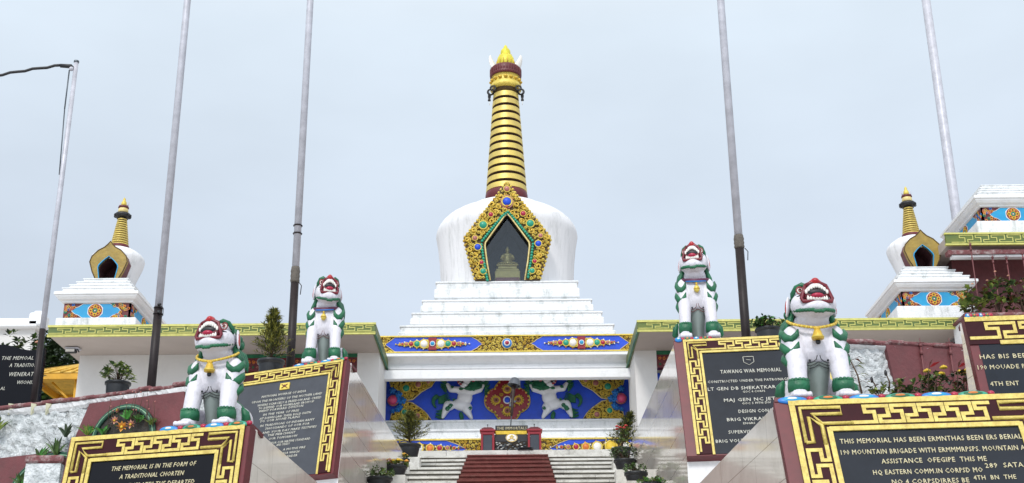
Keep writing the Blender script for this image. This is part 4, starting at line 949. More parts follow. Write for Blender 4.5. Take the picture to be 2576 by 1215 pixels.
# ---------------------------------------------------------------- planted retaining walls
def retaining(name, A, B, label, panels, seed):
    """A inner end, B outer end (top line); panels = list of (x0, x1, arch centre, arch radius) along the wall"""
    ex = Vector((B.x-A.x, B.y-A.y, 0)); L = ex.length; ex.normalize(); sgn = 1 if ex.x > 0 else -1
    xx = ex*sgn; yy = Vector((-xx.y, xx.x, 0))
    O = A if sgn > 0 else B
    F = Matrix(((xx.x, yy.x, 0, O.x), (xx.y, yy.y, 0, O.y), (0, 0, 1, A.z), (0, 0, 0, 1)))
    w_ = empty(name, ((A.x+B.x)/2, (A.y+B.y)/2, GZ), 0, label, 'retaining wall'); rnd = random.Random(seed)
    H = A.z-GZ
    nx, nz = int(L/.06), 60; V = []; Fc = []
    for j in range(nz+1):
        for i in range(nx+1):
            V.append((L*i/nx, rnd.uniform(-.06, .035) if 0 < i < nx else 0, -3.2*j/nz))
    for j in range(nz):
        for i in range(nx): a = j*(nx+1)+i; Fc.append((a, a+nx+1, a+nx+2, a+1))
    mb = MB(); mb.M = F; mb.add(V, Fc, ROCK, True); mb.box((L/2, .45, -H/2-.02), (L, .8, H-.06), ROCK); mb.build('rough_plaster_face', w_)
    mb = MB(); mb.M = F; n = int(L/.22)
    for i in range(n):
        j = rnd.uniform(-.02, .02); mb.box((L*(i+.5)/n, .12+j, .02+rnd.uniform(-.010, .010)), (L/n+.03, .46, .065), COPING, Matrix.Rotation(rnd.uniform(-.006, .006), 4, 'Y'), bev=.02)
    mb.build('coping', w_)
    mb = MB(); mb.M = F
    nn = int(L/.045); a_ = .05; V = []
    for i in range(nn+1):
        a_ = min(.11, max(.02, a_+rnd.uniform(-.022, .022))); x = L*i/nn; V += [(x, -.05, -.012), (x, -.075-rnd.uniform(0, .02), -.035), (x, -.05-rnd.uniform(0, .02), -.04-a_*.6), (x, -.01, -.05-a_)]
    mb.add(V, [(4*i+k, 4*i+k+1, 4*i+k+5, 4*i+k+4) for i in range(nn) for k in range(3)], WHITE); mb.build('white_drip_edge', w_)
    for (x0, x1, z1, z0, sl, ac, ar, az) in panels:
        mb = MB(); mb.M = F; mb.prism([(x0-sl, z0), (x1+sl*.6, z0), (x1, z1), (x0, z1)], -.09, .05, MAROON); p_ = mb.build('maroon_panel', w_)
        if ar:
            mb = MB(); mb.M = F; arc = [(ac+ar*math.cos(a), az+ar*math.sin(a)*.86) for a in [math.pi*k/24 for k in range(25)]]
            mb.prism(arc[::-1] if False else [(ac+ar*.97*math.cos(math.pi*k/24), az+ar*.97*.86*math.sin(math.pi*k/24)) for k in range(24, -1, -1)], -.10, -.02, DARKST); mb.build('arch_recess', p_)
            mb = MB(); mb.M = F; mb.tube([(x, -.12, z) for x, z in arc], .028, ARCHG, 8); mb.tube([(ac+(x-ac)*1.05, -.13, az+(z-az)*1.05) for x, z in arc], .012, EAVEY2, 6); mb.tube([(ac+(x-ac)*1.09, -.11, az+(z-az)*1.09) for x, z in arc], .026, ARCHG, 8)
            mb.build('green_arch_trim', p_)
    return w_, F, L
ARCHG = mat('arch_dark_green', (.02, .09, .055), .5, .3, 6)
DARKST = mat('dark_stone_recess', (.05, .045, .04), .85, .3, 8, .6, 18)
EAVEY2 = mat('pale_green_trim', (.25, .45, .28), .5, .15, 9)
EAVEYW = mat('spout_yellow', (.74, .72, .52), .6, .12, 9)
def wpx(F, u, v):
    """pixel to wall coordinates"""
    n = Vector((F[0][1], F[1][1], F[2][1])); O = Vector((F[0][3], F[1][3], F[2][3])); d = at(u, v, 1.0); P = d*(O.dot(n)/d.dot(n)); q = F.inverted() @ P; return (q.x, q.z)
A = at(560, 960, 19.6); B = at_z(-260, 1068, A.z)
ex_ = Vector((B.x-A.x, B.y-A.y, 0)).normalized(); xx_ = -ex_; yy_ = Vector((-xx_.y, xx_.x, 0))
FL = Matrix(((xx_.x, yy_.x, 0, B.x), (xx_.y, yy_.y, 0, B.y), (0, 0, 1, A.z), (0, 0, 0, 1)))
def pan(F, ul, ur, vt, vb, arch=None):
    x0, z1 = wpx(F, ul, vt); x1, _ = wpx(F, ur, vt); _, z0 = wpx(F, (ul+ur)/2, vb); zt = wpx(F, (ul+ur)/2, vt)[1]
    sl = (z1-z0)*.36
    if arch:
        ac, az = wpx(F, arch[0], arch[1]); a2, _ = wpx(F, arch[0]+arch[2], arch[1]); ar = a2-ac
    else: ac = ar = az = 0
    return (x0, x1, zt, z0, sl, ac, ar, az)
wL, FL, LL = retaining('retaining_wall', A, B, 'retaining wall at the left of rough white plaster with maroon panels and planted green arches', [pan(FL, 236, 470, 1003, 1112, (320, 1106, 72)), pan(FL, -80, 150, 1152, 1300, (138, 1268, 105))], 3)
A2 = at(2080, 862, 17.55); B2 = at_z(2900, 905, A2.z)
ex_ = Vector((B2.x-A2.x, B2.y-A2.y, 0)).normalized(); xx_ = ex_; yy_ = Vector((-xx_.y, xx_.x, 0))
FR = Matrix(((xx_.x, yy_.x, 0, A2.x), (xx_.y, yy_.y, 0, A2.y), (0, 0, 1, A2.z), (0, 0, 0, 1)))
p_ = pan(FR, 2222, 2880, 886, 1040); p_ = (p_[0], p_[1], p_[2], p_[3], -.12)+p_[5:]
wR, FR, LR = retaining('retaining_wall', A2, B2, 'retaining wall at the right with a maroon panel beside rough white plaster under a maroon coping', [p_], 9)
# yellow scalloped water spouts on the left wall
for u in (38, 95, 132):
    x, z = wpx(FL, u, 1035); P = FL @ Vector((x, -.02, z)); mb = MB()
    mb.M = FL; mb.add([(x-.10, -.02, z+.12), (x+.04, -.02, z+.12), (x-.0, -.02, z+.02), (x-.11, -.02, z-.06), (x-.05, -.12, z+.12), (x+.05, -.10, z+.10), (x-.02, -.08, z+.04), (x-.11, -.04, z-.05)],
        [(0, 3, 2, 1), (0, 4, 7, 3), (4, 5, 6, 7), (5, 1, 2, 6), (0, 1, 5, 4), (3, 7, 6, 2)], EAVEYW); tag(mb.build('water_spout', origin=P), 'pale yellow slanting spout sticking out of the white plaster wall', 'spout', 'yellow spouts on the left wall')
# ---------------------------------------------------------------- snow lion statues
def lion(kind, label, loc, rz, sx, sy, sz_, head_rz, head_rx=0):
    """seated open-mouthed snow lion facing -y, about 1.15 m tall before scaling"""
    L = empty('snow_lion_statue', (0, 0, 0), 0, label, 'lion statue', 'snow lion statues on the plaque walls')
    P = {}
    # one continuous body
    mb = MB(); W_ = LIONW
    for c, r in (((0, .00, .60), (.225, .20, .25)), ((0, .03, .76), (.20, .18, .17)), ((0, .12, .38), (.17, .20, .26)), ((0, .27, .22), (.24, .24, .21)), ((0, .0, .83), (.185, .165, .11)),
                 ((-.20, -.04, .62), (.115, .135, .18)), ((.20, -.04, .62), (.115, .135, .18)), ((-.25, .15, .15), (.11, .21, .15)), ((.25, .15, .15), (.11, .21, .15)), ((-.30, .02, .05), (.07, .13, .05)), ((.30, .02, .05), (.07, .13, .05)), ((0, .10, .14), (.12, .20, .15))):
        mb.ell(c, r, W_)
    for s in (-1, 1):
        mb.tube([(s*.185, -.06, .62), (s*.195, -.13, .42), (s*.205, -.17, .26), (s*.21, -.20, .10), (s*.21, -.20, .03)], [.115, .100, .090, .088, .080], W_, 14)
        mb.ell((s*.215, -.26, .045), (.105, .12, .05), W_)
        for k in range(4): mb.ell((s*.215+(k-1.5)*.047, -.365, .035), (.027, .045, .036), W_, seg=10, rings=6)
        for k in range(3): mb.ell((s*.30+(k-1)*.04, -.09, .03), (.022, .035, .03), W_, seg=8, rings=5)
    b = mb.build('body', L); remesh(b, .013, 3)
    # belly between the legs, painted grey-green
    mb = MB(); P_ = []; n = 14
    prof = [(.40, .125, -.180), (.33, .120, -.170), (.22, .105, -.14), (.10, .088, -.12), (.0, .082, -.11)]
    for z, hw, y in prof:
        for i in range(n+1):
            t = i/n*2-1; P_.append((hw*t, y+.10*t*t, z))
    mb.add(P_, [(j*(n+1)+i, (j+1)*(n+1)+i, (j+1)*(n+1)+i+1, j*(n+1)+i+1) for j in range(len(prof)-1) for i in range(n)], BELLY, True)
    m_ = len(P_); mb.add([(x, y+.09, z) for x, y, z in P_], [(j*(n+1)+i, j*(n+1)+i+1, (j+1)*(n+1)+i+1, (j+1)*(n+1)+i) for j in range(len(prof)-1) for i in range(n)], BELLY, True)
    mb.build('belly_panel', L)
    mb = MB()
    for s in (-1, 1):
        mb.ell((s*.085, -.205, .405), .013, INK, seg=8, rings=5)
        mb.tube([(s*.012, -.212, .455), (s*.022, -.205, .42), (s*.05, -.20, .395), (s*.10, -.185, .385)], .0045, DRED if kind == 'rear' else INK, 5)
        mb.tube([(0, -.192, .395), (s*.04, -.19, .375), (s*.08, -.180, .36), (s*.115, -.16, .372)], .0045, DRED if kind == 'rear' else INK, 5)
        if kind == 'front': mb.tube([(0, -.185, .368), (s*.045, -.18, .345), (s*.09, -.17, .335)], .004, INK, 5)
    mb.build('painted_ribs', L)
    for s in (-1, 1):                                  # cuffs, flames, hind flames
        mb = MB(); mb.lathe([(.082, -.055), (.100, -.05), (.105, 0), (.100, .05), (.082, .055)], GREEN, (0, 0, 0), 24, Matrix.Translation((s*.208, -.190, .155)) @ Matrix.Rotation(R(8), 4, 'X'))
        for k in range(7):
            a = -math.pi/2+(k-3)*.42; mb.ell((s*.208+.085*math.cos(a), -.19+.085*math.sin(a), .205), (.022, .02, .022), GREEN, seg=8, rings=5)
        mb.build('cuff', L)
        for k, (z, o_) in enumerate(((.425, -.004), (.55, .004), (.675, .0))):
            mb = MB(); f_ = 1.08 if k < 2 else .95
            mb.tube([(s*(.165+o_), -.180, z+.050), (s*(.180+o_), -.182, z+.0), (s*(.22+o_), -.155, z-.042), (s*(.265+o_), -.122, z-.030), (s*(.296+o_), -.06, z+.03), (s*(.302+o_), -.02, z+.085)], [.006, .028*f_, .040*f_, .046*f_, .040*f_, .012], GREEN, 10)
            mb.build('flame_lock', L)
        mb = MB(); mb.tube([(s*.31, -.02, .26), (s*.345, -.0, .20), (s*.35, .02, .13), (s*.33, .05, .08)], [.012, .045, .055, .02], GREEN, 10); mb.build('haunch_flame', L)
    mb = MB()
    mb.tube([(0, .46, .08), (.1, .54, .2), (.02, .56, .38), (-.03, .50, .5)], [.05, .08, .09, .02], GREEN, 10); mb.tube([(.08, .46, .06), (.18, .5, .2), (.14, .52, .32)], [.04, .06, .015], GREEN, 10); t_ = mb.build('tail', L); remesh(t_, .016, 1)
    # collar and bell
    mb = MB()
    if kind == 'front':
        for k in range(34):
            a = math.pi*1.02+k/33*math.pi*.96; q = abs(k-16.5)/16.5
            mb.ell((.235*math.cos(a)*1.0, -.03+.225*math.sin(a), .715+.13*q**1.6), .0155, GOLD if k % 2 else GOLDB, seg=8, rings=6)
    else:
        pts = [(.215*math.cos(math.pi*1.0+k/20*math.pi), -.0+.215*math.sin(math.pi+k/20*math.pi), .735+.06*(abs(k-10)/10)**1.6) for k in range(21)]; mb.tube(pts, .022, COLLAR, 8); mb.tube([(x*1.02, y*1.02-.004, z-.012) for x, y, z in pts[5:16]], .012, LBLUE, 6)
    mb.build('collar', L)
    mb = MB()
    if kind == 'front':
        mb.lathe([(.0, .055), (.022, .05), (.035, .03), (.052, -.02), (.058, -.05), (.035, -.058), (0, -.06)], GOLD, (0, -.255, .650), 20); mb.torus((0, -.255, .620), .053, .010, GOLDB, 'Z', 20, 5); mb.box((0, -.255, .710), (.07, .03, .035), GOLD, bev=.01); mb.ell((0, -.250, .575), (.026, .02, .026), INK, seg=10, rings=6)
    else:
        mb.ell((0, -.225, .63), .045, GOLDB, seg=16, rings=10); mb.torus((0, -.225, .63), .046, .006, GOLD, 'Z', 18, 5); mb.ell((0, -.225, .69), (.018, .015, .022), GOLD)
    mb.build('bell', L)
    # head, turned on the neck
    hb = MB(); O_ = Vector((0, -.02, .82))
    for c, r in (((0, -.02, .98), (.185, .18, .155)), ((-.135, -.16, .935), (.088, .115, .095)), ((.135, -.16, .935), (.088, .115, .095)), ((0, -.20, .875), (.165, .145, .075)), ((0, -.19, 1.045), (.125, .14, .050)), ((0, -.28, 1.055), (.095, .06, .035)),
                 ((-.10, -.13, 1.07), (.065, .07, .05)), ((.10, -.13, 1.07), (.065, .07, .05)), ((0, -.06, .83), (.165, .15, .085)), ((0, -.30, .885), (.10, .04, .035))):
        hb.ell(c, r, W_)
    hd = hb.build('head', L, origin=O_); remesh(hd, .012, 2)
    def hp(mb, name): return mb.build(name, hd)
    mb = MB(); mb.ell((0, -.235, .985), (.118, .10, .068), MOUTHR, seg=20, rings=12)
    lip = [(-.085, 1.048), (-.035, 1.066), (.035, 1.066), (.085, 1.048), (.105, 1.0), (.128, .945), (.118, .922), (.06, .920), (-.06, .920), (-.118, .922), (-.128, .945), (-.105, 1.0), (-.085, 1.048)]
    mb.tube([(x, -.322+.35*abs(x)**1.3, z) for x, z in lip], .016, MOUTHR, 8); hp(mb, 'mouth')
    mb = MB(); mb.ell((0, -.288, .968), (.105, .05, .055), DRED, seg=16, rings=10); mb.ell((0, -.315, .985), (.08, .04, .03), INK, seg=14, rings=8); hp(mb, 'throat')
    mb = MB(); mb.ell((0, -.325, .957), (.055, .04, .022), REDJ, seg=14, rings=8); hp(mb, 'tongue')
    mb = MB()
    for k in range(9):
        t = (k-4)/4; x = .086*t; z = 1.037-.040*t*t; big = k in (1, 7)
        mb.lathe([(.0, .014), (.013, .010), (.0125, -.008), (.004 if big else .009, -.030 if big else -.018), (0, -.034 if big else -.02)], PEARL, (x, -.340+.28*abs(x), z), 8)
    mb.tube([(.092*t, -.336+.03*abs(t), 1.046-.042*t*t) for t in [(k-6)/6 for k in range(13)]], .008, PEARL, 6); hp(mb, 'upper_teeth')
    mb = MB()
    for k in range(8):
        t = (k-3.5)/3.5; x = .076*t; mb.lathe([(0, -.01), (.0125, -.008), (.012, .010), (.004 if k in (0, 7) else .009, .03 if k in (0, 7) else .018), (0, .032 if k in (0, 7) else .02)], PEARL, (x, -.335+.25*abs(x), .935), 8)
    mb.tube([(.084*t, -.333+.03*abs(t), .928) for t in [(k-6)/6 for k in range(13)]], .007, PEARL, 6); hp(mb, 'lower_teeth')
    mb = MB(); 
    for c, r in (((0, -.310, 1.095), (.042, .045, .034)), ((-.038, -.30, 1.085), (.024, .035, .024)), ((.038, -.30, 1.085), (.024, .035, .024)), ((0, -.27, 1.11), (.035, .06, .028))): mb.ell(c, r, NOSE)
    o = hp(mb, 'nose'); remesh(o, .006, 1)
    for s in (-1, 1):
        mb = MB(); mb.ell((s*.128, -.205, 1.052), (.034, .025, .030), PEARL); mb.ell((s*.131, -.226, 1.054), (.019, .012, .018), CORAL); mb.ell((s*.133, -.236, 1.055), (.010, .008, .010), INK)
        mb.torus((s*.128, -.215, 1.052), .036, .006, RED, seg=14, sub=5); hp(mb, 'eye')
        mb = MB(); mb.tube([(s*.05, -.22, 1.095), (s*.10, -.21, 1.112), (s*.15, -.17, 1.10), (s*.18, -.12, 1.06), (s*.19, -.10, 1.01)], [.012, .024, .026, .022, .008], GREEN, 8); hp(mb, 'brow')
        mb = MB(); mb.ell((s*.215, -.03, .98), (.022, .055, .105), LIONW, rot=(R(-12), R(-s*10), R(s*22))); mb.ell((s*.228, -.045, .975), (.016, .036, .082), REDE, rot=(R(-12), R(-s*10), R(s*22))); hp(mb, 'ear')
        mb = MB(); mb.tube([(s*.135, -.27, .99), (s*.17, -.24, .98), (s*.185, -.2, .995)], [.006, .008, .003], INK, 5); hp(mb, 'whisker_line')
    mb = MB(); rnd = random.Random(2)
    for k in range(19):                               # beard along the jaw
        t = (k-9)/9; a = t*1.45; x = .195*math.sin(a); y = -.12-.215*math.cos(a); z = .822+.075*abs(t)**2-(.012 if abs(k-9) < 2 else 0)
        mb.ell((x, y+.01, z), (.022, .022, .018), GREEN, seg=8, rings=6, rot=(0, rnd.uniform(-.4, .4), 0))
    o = hp(mb, 'beard'); remesh(o, .007, 1)
    mb = MB()
    spots = []
    for k in range(9): a = math.pi*(k/8); spots.append((.155*math.cos(a), -.08, .985+.125*math.sin(a), .028))
    for k in range(11): a = math.pi*(-.25+1.5*k/10); spots.append((.185*math.cos(a), .02, .965+.15*math.sin(a), .036))
    for k in range(11): a = math.pi*(-.3+1.6*k/10); spots.append((.18*math.cos(a), .10, .95+.14*math.sin(a), .048))
    for k in range(16): a = k*.6; q = .05+.1*(k % 3)/2; spots.append((q*math.cos(a), .16, .94+q*math.sin(a)*1.3, .055))
    for x, y, z, r in spots: mb.ell((x, y, z), (r, r, r*.9), GREEN, seg=10, rings=6); mb.curl((x, y-r*.8, z), r*.75, GREEN, .28, x*20, 1 if x > 0 else -1, seg=8, sub=4)
    hp(mb, 'mane_curls')
    mb = MB()
    for s in (-1, 1):
        mb = MB()
        for k in range(4):
            mb.tube([(s*(.175+.010*k), -.02+.05*k, .92-.01*k), (s*(.20+.012*k), -.03+.05*k, .86), (s*(.240+.010*k), -.03+.05*k, .79-.01*k), (s*(.262+.010*k), -.03+.05*k, .72-.02*k)], [.024, .034, .034, .008], GREEN, 8)
        o = mb.build('neck_locks', L); remesh(o, .012, 1)
    for c_ in hd.children:
        if c_.name.split('.')[0] in ('mouth', 'throat', 'tongue', 'upper_teeth', 'lower_teeth'): c_.scale = (1.17, 1.0, 1.17); c_.location.z = .165*(1-1.17)
    hd.rotation_euler = (head_rx, 0, head_rz)
    if kind == 'front': hd.scale = (1.0, 1.06, 1.12)
    else: hd.scale = (1.0, 1.0, 1.10)
    L.location = loc; L.rotation_euler = (0, 0, rz); L.scale = (sx, sy, sz_)
    return L
COLLAR = mat('collar_band', (.10, .012, .05), .5, .1, 8)
NOSE = mat('nose_red', (.42, .012, .02), .25, .1, 8)
REDE = mat('ear_red', (.42, .05, .04), .45, .15, 8)
def perch(k, u, back, lift=.045):
    q = PED[k]; ex = q['ex']; base = q['pi']
    best = None
    for i in range(-400, 400):
        yh = Vector((-ex.y, ex.x, 0)); yh = yh if yh.y > 0 else -yh
        p = base+ex*(i*.01); r_ = p+yh*back; e_ = abs(r_.x/r_.y-at(u, 1000, 1.0).x)
        if best is None or e_ < best[0]: best = (e_, p)
    p = best[1]
    return p+yh*back+Vector((0, 0, lift)), math.atan2(ex.y, ex.x)
def height_to(u, v, p, div): return (at(u, v, p.y).z-p.z)/div
for kind, k, u, back, vtop, label, rz, wx, hz, hx in (
    ('front', 'LF', 545, .44, 797, 'stout snow lion statue with a gold chain collar on the front left plaque wall', R(6), .96, R(-4), R(-6)),
    ('front', 'RF', 2058, .46, 706, 'stout snow lion statue with a gold chain collar on the front right plaque wall', R(4), 1.0, R(4), R(-8)),
    ('rear', 'LR', 812, .42, 694, 'slim snow lion statue turning its head right on the rear left plaque wall', R(22), .74, R(20), R(-4)),
    ('rear', 'RR', 1766, .42, 611, 'slim snow lion statue with raised head on the rear right plaque wall', R(4), .74, R(-10), R(-12))):
    p, a = perch(k, u, back); h = height_to(u, vtop, p, 1.275 if kind == 'front' else (1.235 if k == 'LR' else 1.26))
    lion(kind, label, p, a+rz, h*wx, h*wx, h, hz, hx)

# ---------------------------------------------------------------- poles
def pole(u0, v0, Y, zb, ztop, r, zs, label, rings=(), bare=False, tapez=None, cap=False):
    b = at(u0, v0, Y); x, y = b.x, b.y
    t = empty('flagpole', (x, y, zb), 0, label, 'pole')
    if not bare:
        mb = MB(); mb.lathe([(r*1.12, zb), (r*1.08, zs)], PBROWN, (x, y, 0), 20); mb.build('brown_sleeve', t)
    mb = MB(); mb.lathe([(r, (zs-.05) if not bare else zb), (r*.96, (zs+ztop)/2), (r*.8, ztop)], STEEL, (x, y, 0), 20); mb.build('silver_shaft', t)
    if tapez:
        mb = MB(); z0, z1 = tapez; n = 7
        mb.lathe([(r*1.1, z0)]+[(r*(1.28 if k % 2 else 1.16), z0+(z1-z0)*k/n) for k in range(1, n)]+[(r*1.1, z1)], TAPE, (x, y, 0), 20); mb.tube([(x+r*1.2, y-r*.5, z0), (x+r*1.9, y-r*.5, z0-.06), (x+r*1.7, y-r*.5, z0-.22)], .008, PBROWN, 5); mb.build('rope_binding', t)
    for z in rings:
        mb = MB(); mb.torus((x, y, z), r*1.08, .014, PBROWN, 'Z', 20, 6); mb.build('clamp_ring', t)
    if cap:
        mb = MB(); mb.lathe([(r*.82, ztop), (r*1.0, ztop+.005), (r*1.0, ztop+.04), (0, ztop+.06)], STEELD, (x, y, 0), 16); mb.build('end_cap', t)
    return t, x, y
STEELD = mat('dark_steel', (.12, .14, .16), .4, .2, 8, metal=.5)
def zat(v, u, Y): return at(u, v, Y).z
t1, x1, y1 = pole(93, 940, 21.9, TZ, zat(158, 188, 21.9), .05, zat(828, 107, 21.9), 'thin grey pole at the far left with a cable running off its top', cap=True)
zt = zat(175, 188, 21.9); mb = MB(); mb.tube([(x1-.02, y1, zt), (x1-.09, y1-.02, zt+.06), (x1-.28, y1-.05, zt+.06)], [.03, .045, .04], INK, 8); mb.ell((x1-.07, y1-.03, zt), .045, STEEL); mb.build('cable_clamp', t1)
mb = MB(); mb.tube([(x1-.105, y1-.03, zt-.03), (x1-.10, y1-.03, zt-.85)], .014, STEELD, 6); mb.tube([(x1-.10, y1-.03, zt-.85), (x1-.05, y1-.01, zt-2.2)], .012, STEELD, 6); mb.build('halyard', t1)
mb = MB(); pts = []
for k in range(24):
    t = k/23; pts.append((x1-.25-t*3.2, y1-.05, zt+.07-.42*t-.35*t*t+.015*math.sin(k*2.1))); 
mb.tube(pts, .028, INK, 6); tag(mb.build('power_cable', origin=pts[0]), 'thick dark cable sagging left from the top of the thin grey pole', 'cable')
pole(380, 975, 21.6, TZ, 19, .068, zat(772, 393, 21.6), 'grey flagpole with a dark brown sleeve behind the front left lion', rings=(zat(775, 393, 21.6), zat(790, 393, 21.6)))
b = at(404, 780, 21.5); mb = MB(); mb.tube([(b.x-.02, b.y, b.z+.08), (b.x+.05, b.y, b.z+.02), (b.x+.05, b.y, b.z-.10), (b.x-.02, b.y, b.z-.16)], .006, INK, 5); mb.tube([(b.x-.06, b.y, b.z+.10), (b.x, b.y, b.z+.11)], .02, INK, 6); mb.box((b.x-.03, b.y, b.z-.03), (.05, .05, .05), INK, bev=.01)
tag(mb.build('cleat', origin=b), 'dark rope cleat with a loose loop on the brown-sleeved left flagpole', 'cleat')
pole(731, 905, 20.9, TZ, 19, .064, zat(712, 736, 20.9), 'grey flagpole with a taped joint behind the rear left lion', rings=(zat(568, 745, 20.9), zat(588, 745, 20.9)), tapez=(zat(712, 736, 20.9), zat(672, 738, 20.9)))
pole(1877, 846, 20.6, TZ, 19, .070, zat(625, 1860, 20.6), 'grey flagpole with a rope-bound joint right of the rear right lion', tapez=(zat(626, 1860, 20.6), zat(592, 1858, 20.6)))
pole(2392, 445, 31.6, TZ, 26, .135, 0, 'bare grey flagpole rising behind the stupa plinth at the far right', bare=True)

# ---------------------------------------------------------------- the memorial on the platform
YM = 29.35
def M_(zx, zy, Y=YM): return at(972+.2516*zx, 1036.8+.2516*zy, Y)
c = M_(1248, 250); mem = empty('memorial_shrine', (c.x, YM, 5.97), 0, 'black memorial shrine signed THE IMMORTALS with an oval emblem between red lantern boxes', 'memorial')
X0 = c.x
z0 = 5.97; zs = M_(1248, 160).z
mb = MB(); w_ = M_(1415, 160).x-M_(1090, 160).x; mb.box((X0+.01, YM, zs), (w_, .06, .115), INK, bev=.006); sg = mb.build('sign_board', mem)
px_text([('THE IMMORTALS', 972+.2516*1105, 972+.2516*1402, 1036.8+.2516*174, 7)], LETTER, sg, Matrix.Translation((X0, YM-.034, zs)), 'sign_lettering', .006)
zy1 = M_(1248, 188).z; zy0 = M_(1248, 226).z
mb = MB(); mb.box((X0, YM+.02, (zy0+zy1)/2), (w_*.98, .10, zy1-zy0), PETALY, bev=.01); mb.build('yellow_panel', mem)
zb0 = M_(1248, 300).z
mb = MB(); mb.box((X0, YM+.02, (zy0+zb0)/2-.002), (w_*1.02, .12, zy0-zb0), INK, bev=.008); mb.build('black_panel', mem)
mb = MB(); rnd = random.Random(6); mb.box((X0, YM+.03, (zb0+z0)/2), (w_*1.05, .16, zb0-z0-.004), SOIL)
for k in range(90): mb.ell((X0+rnd.uniform(-.36, .36), YM-.05, rnd.uniform(z0+.02, zb0-.01)), (rnd.uniform(.02, .035), .02, rnd.uniform(.012, .02)), rnd.choice((GRND, SLATE, STEELD)), seg=7, rings=5)
mb.build('pebble_bed', mem)
zo = M_(1252, 262).z
mb = MB(); mb.lathe([(0, 0), (.13, 0), (.14, .012), (.125, .022), (0, .024)], PEARL, M=Matrix.Translation((X0+.01, YM-.045, zo)) @ Matrix.Rotation(R(90), 4, 'X') @ Matrix.Diagonal((1, .74, 1, 1)), seg=28)
for s in (-1, 1): mb.tube([(X0+.01-s*.07, YM-.075, zo-.05), (X0+.01+s*.05, YM-.075, zo+.03)], .009, GOLD, 6); mb.ell((X0+.01-s*.055, YM-.075, zo-.035), (.02, .008, .012), GOLDB)
mb.ell((X0+.01, YM-.075, zo+.045), (.03, .008, .018), GOLDB); mb.torus((X0+.01, YM-.07, zo), .128, .007, GOLD, sz=.74); mb.build('oval_emblem', mem)
for s in (-1, 1):
    cx = X0+s*(.535)+(.0 if s > 0 else -.005); zt_ = M_(1010, 205).z; ln = empty('lantern_box', (cx, YM, z0), 0, ('red wooden lantern box left of the black memorial panel', 'red wooden lantern box right of the black memorial panel')[s > 0], 'lantern', 'red lantern boxes beside the memorial')
    mb = MB(); h = zt_-z0
    for sx in (-1, 1):
        for sy in (-1, 1): mb.box((cx+sx*.13, YM+sy*.10, z0+h/2), (.05, .05, h), RED, bev=.006)
    mb.box((cx, YM, z0+.05), (.30, .24, .10), RED, bev=.01); mb.box((cx, YM, z0+h-.035), (.30, .24, .07), RED, bev=.01); mb.build('frame', ln)
    mb = MB(); mb.box((cx, YM-.10, z0+h/2), (.20, .01, h-.16), SLATEG); mb.build('pane', ln); mb = MB(); mb.box((cx, YM+.1, z0+h/2), (.21, .01, h-.16), SLATEG); mb.build('pane', ln)
    mb = MB(); mb.box((cx, YM, z0+h+.025), (.36, .30, .05), RED, bev=.012); mb.box((cx, YM, z0+h+.065), (.28, .24, .04), DRED, bev=.01); mb.box((cx, YM, z0+h+.095), (.20, .18, .025), DRED, bev=.01); mb.build('roof', ln)
    mb = MB(); mb.tube([(cx, YM, z0+h+.10), (cx, YM, z0+h+.17)], .006, INK, 5); mb.ell((cx, YM, z0+h+.18), .016, INK); mb.build('finial', ln)
# inverted rifle with the helmet on its butt
rt = at(1292, 972, YM+.1); rb = at(1285, 1068, YM+.1)
rf = empty('inverted_rifle', (rb.x, rb.y, rb.z), 0, 'rifle standing muzzle down on the shrine beneath a soldier helmet', 'rifle')
ax = (rt-rb)
def al(t, dx=0): return rb+ax*t+Vector((dx, 0, 0))
mb = MB(); mb.tube([al(-.02), al(.45)], .012, STEELD, 8); mb.build('barrel', rf)
mb = MB(); mb.tube([al(.22), al(.5), al(.72), al(.86), al(1.02)], [.028, .034, .036, .042, .058], WOOD, 10); mb.build('stock', rf)
mb = MB(); mb.box(al(.60, .05), (.07, .025, .05), STEELD, bev=.008); mb.box(al(.52, -.05), (.05, .022, .09), STEELD, bev=.008); mb.build('magazine', rf)
mb = MB(); mb.tube([al(.3, -.03), al(.45, -.06), al(.7, -.06), al(.9, -.04)], .008, INK, 5); mb.build('sling', rf)
hc = at(1295, 962, YM+.1)
mb = MB(); mb.lathe([(0, .12), (.05, .115), (.10, .085), (.128, .03), (.138, -.04), (.155, -.075), (.16, -.085), (.148, -.080), (.13, -.035), (.09, .05), (0, .09)], HELMET, (0, 0, 0), 28, Matrix.Translation(hc) @ Matrix.Rotation(R(12), 4, 'Y') @ Matrix.Rotation(R(-6), 4, 'X'))
mb.tube([hc+Vector((-.13, -.02, -.06)), hc+Vector((-.04, -.06, -.16)), hc+Vector((.05, -.05, -.15)), hc+Vector((.14, -.02, -.06))], .008, INK, 5)
tag(mb.build('soldier_helmet', origin=hc), 'grey soldier helmet resting on the butt of the inverted rifle', 'helmet')

# ---------------------------------------------------------------- black wavy plaque on the left wall
TY = 22.3; c = at(26, 1012, TY); zb = TZ; q0 = at(-150, 900, TY); q1 = at(112, 885, TY)
bp = empty('black_tablet', (c.x, TY, zb), 0, 'black tablet with a wavy top standing on the left retaining wall', 'tablet')
F = Matrix.Translation((q0.x, TY, 0)); Wd = q1.x-q0.x
top = [(Wd*t, zat(872+9*math.sin(t*9)+(10 if t < .6 else 2)*(1-t), 30, TY)) for t in [k/20 for k in range(21)]]
poly = [(0, zb)]+top+[(Wd, zb)]
mb = MB(); mb.M = F; mb.prism(poly[::-1], 0, .10, SLATED); mb.build('tablet_face', bp)
px_text([('THE MEMOAL', 5, 84, 905, 9), ('A TRADITIONE', 23, 101, 923, 9), ('WENERATE', 23, 92, 946, 10), ('WIOHIS', 43, 86, 966, 9), ('AL', 0, 12, 981, 8)], LETTERW, bp, F, shear=.3, depth=.003)

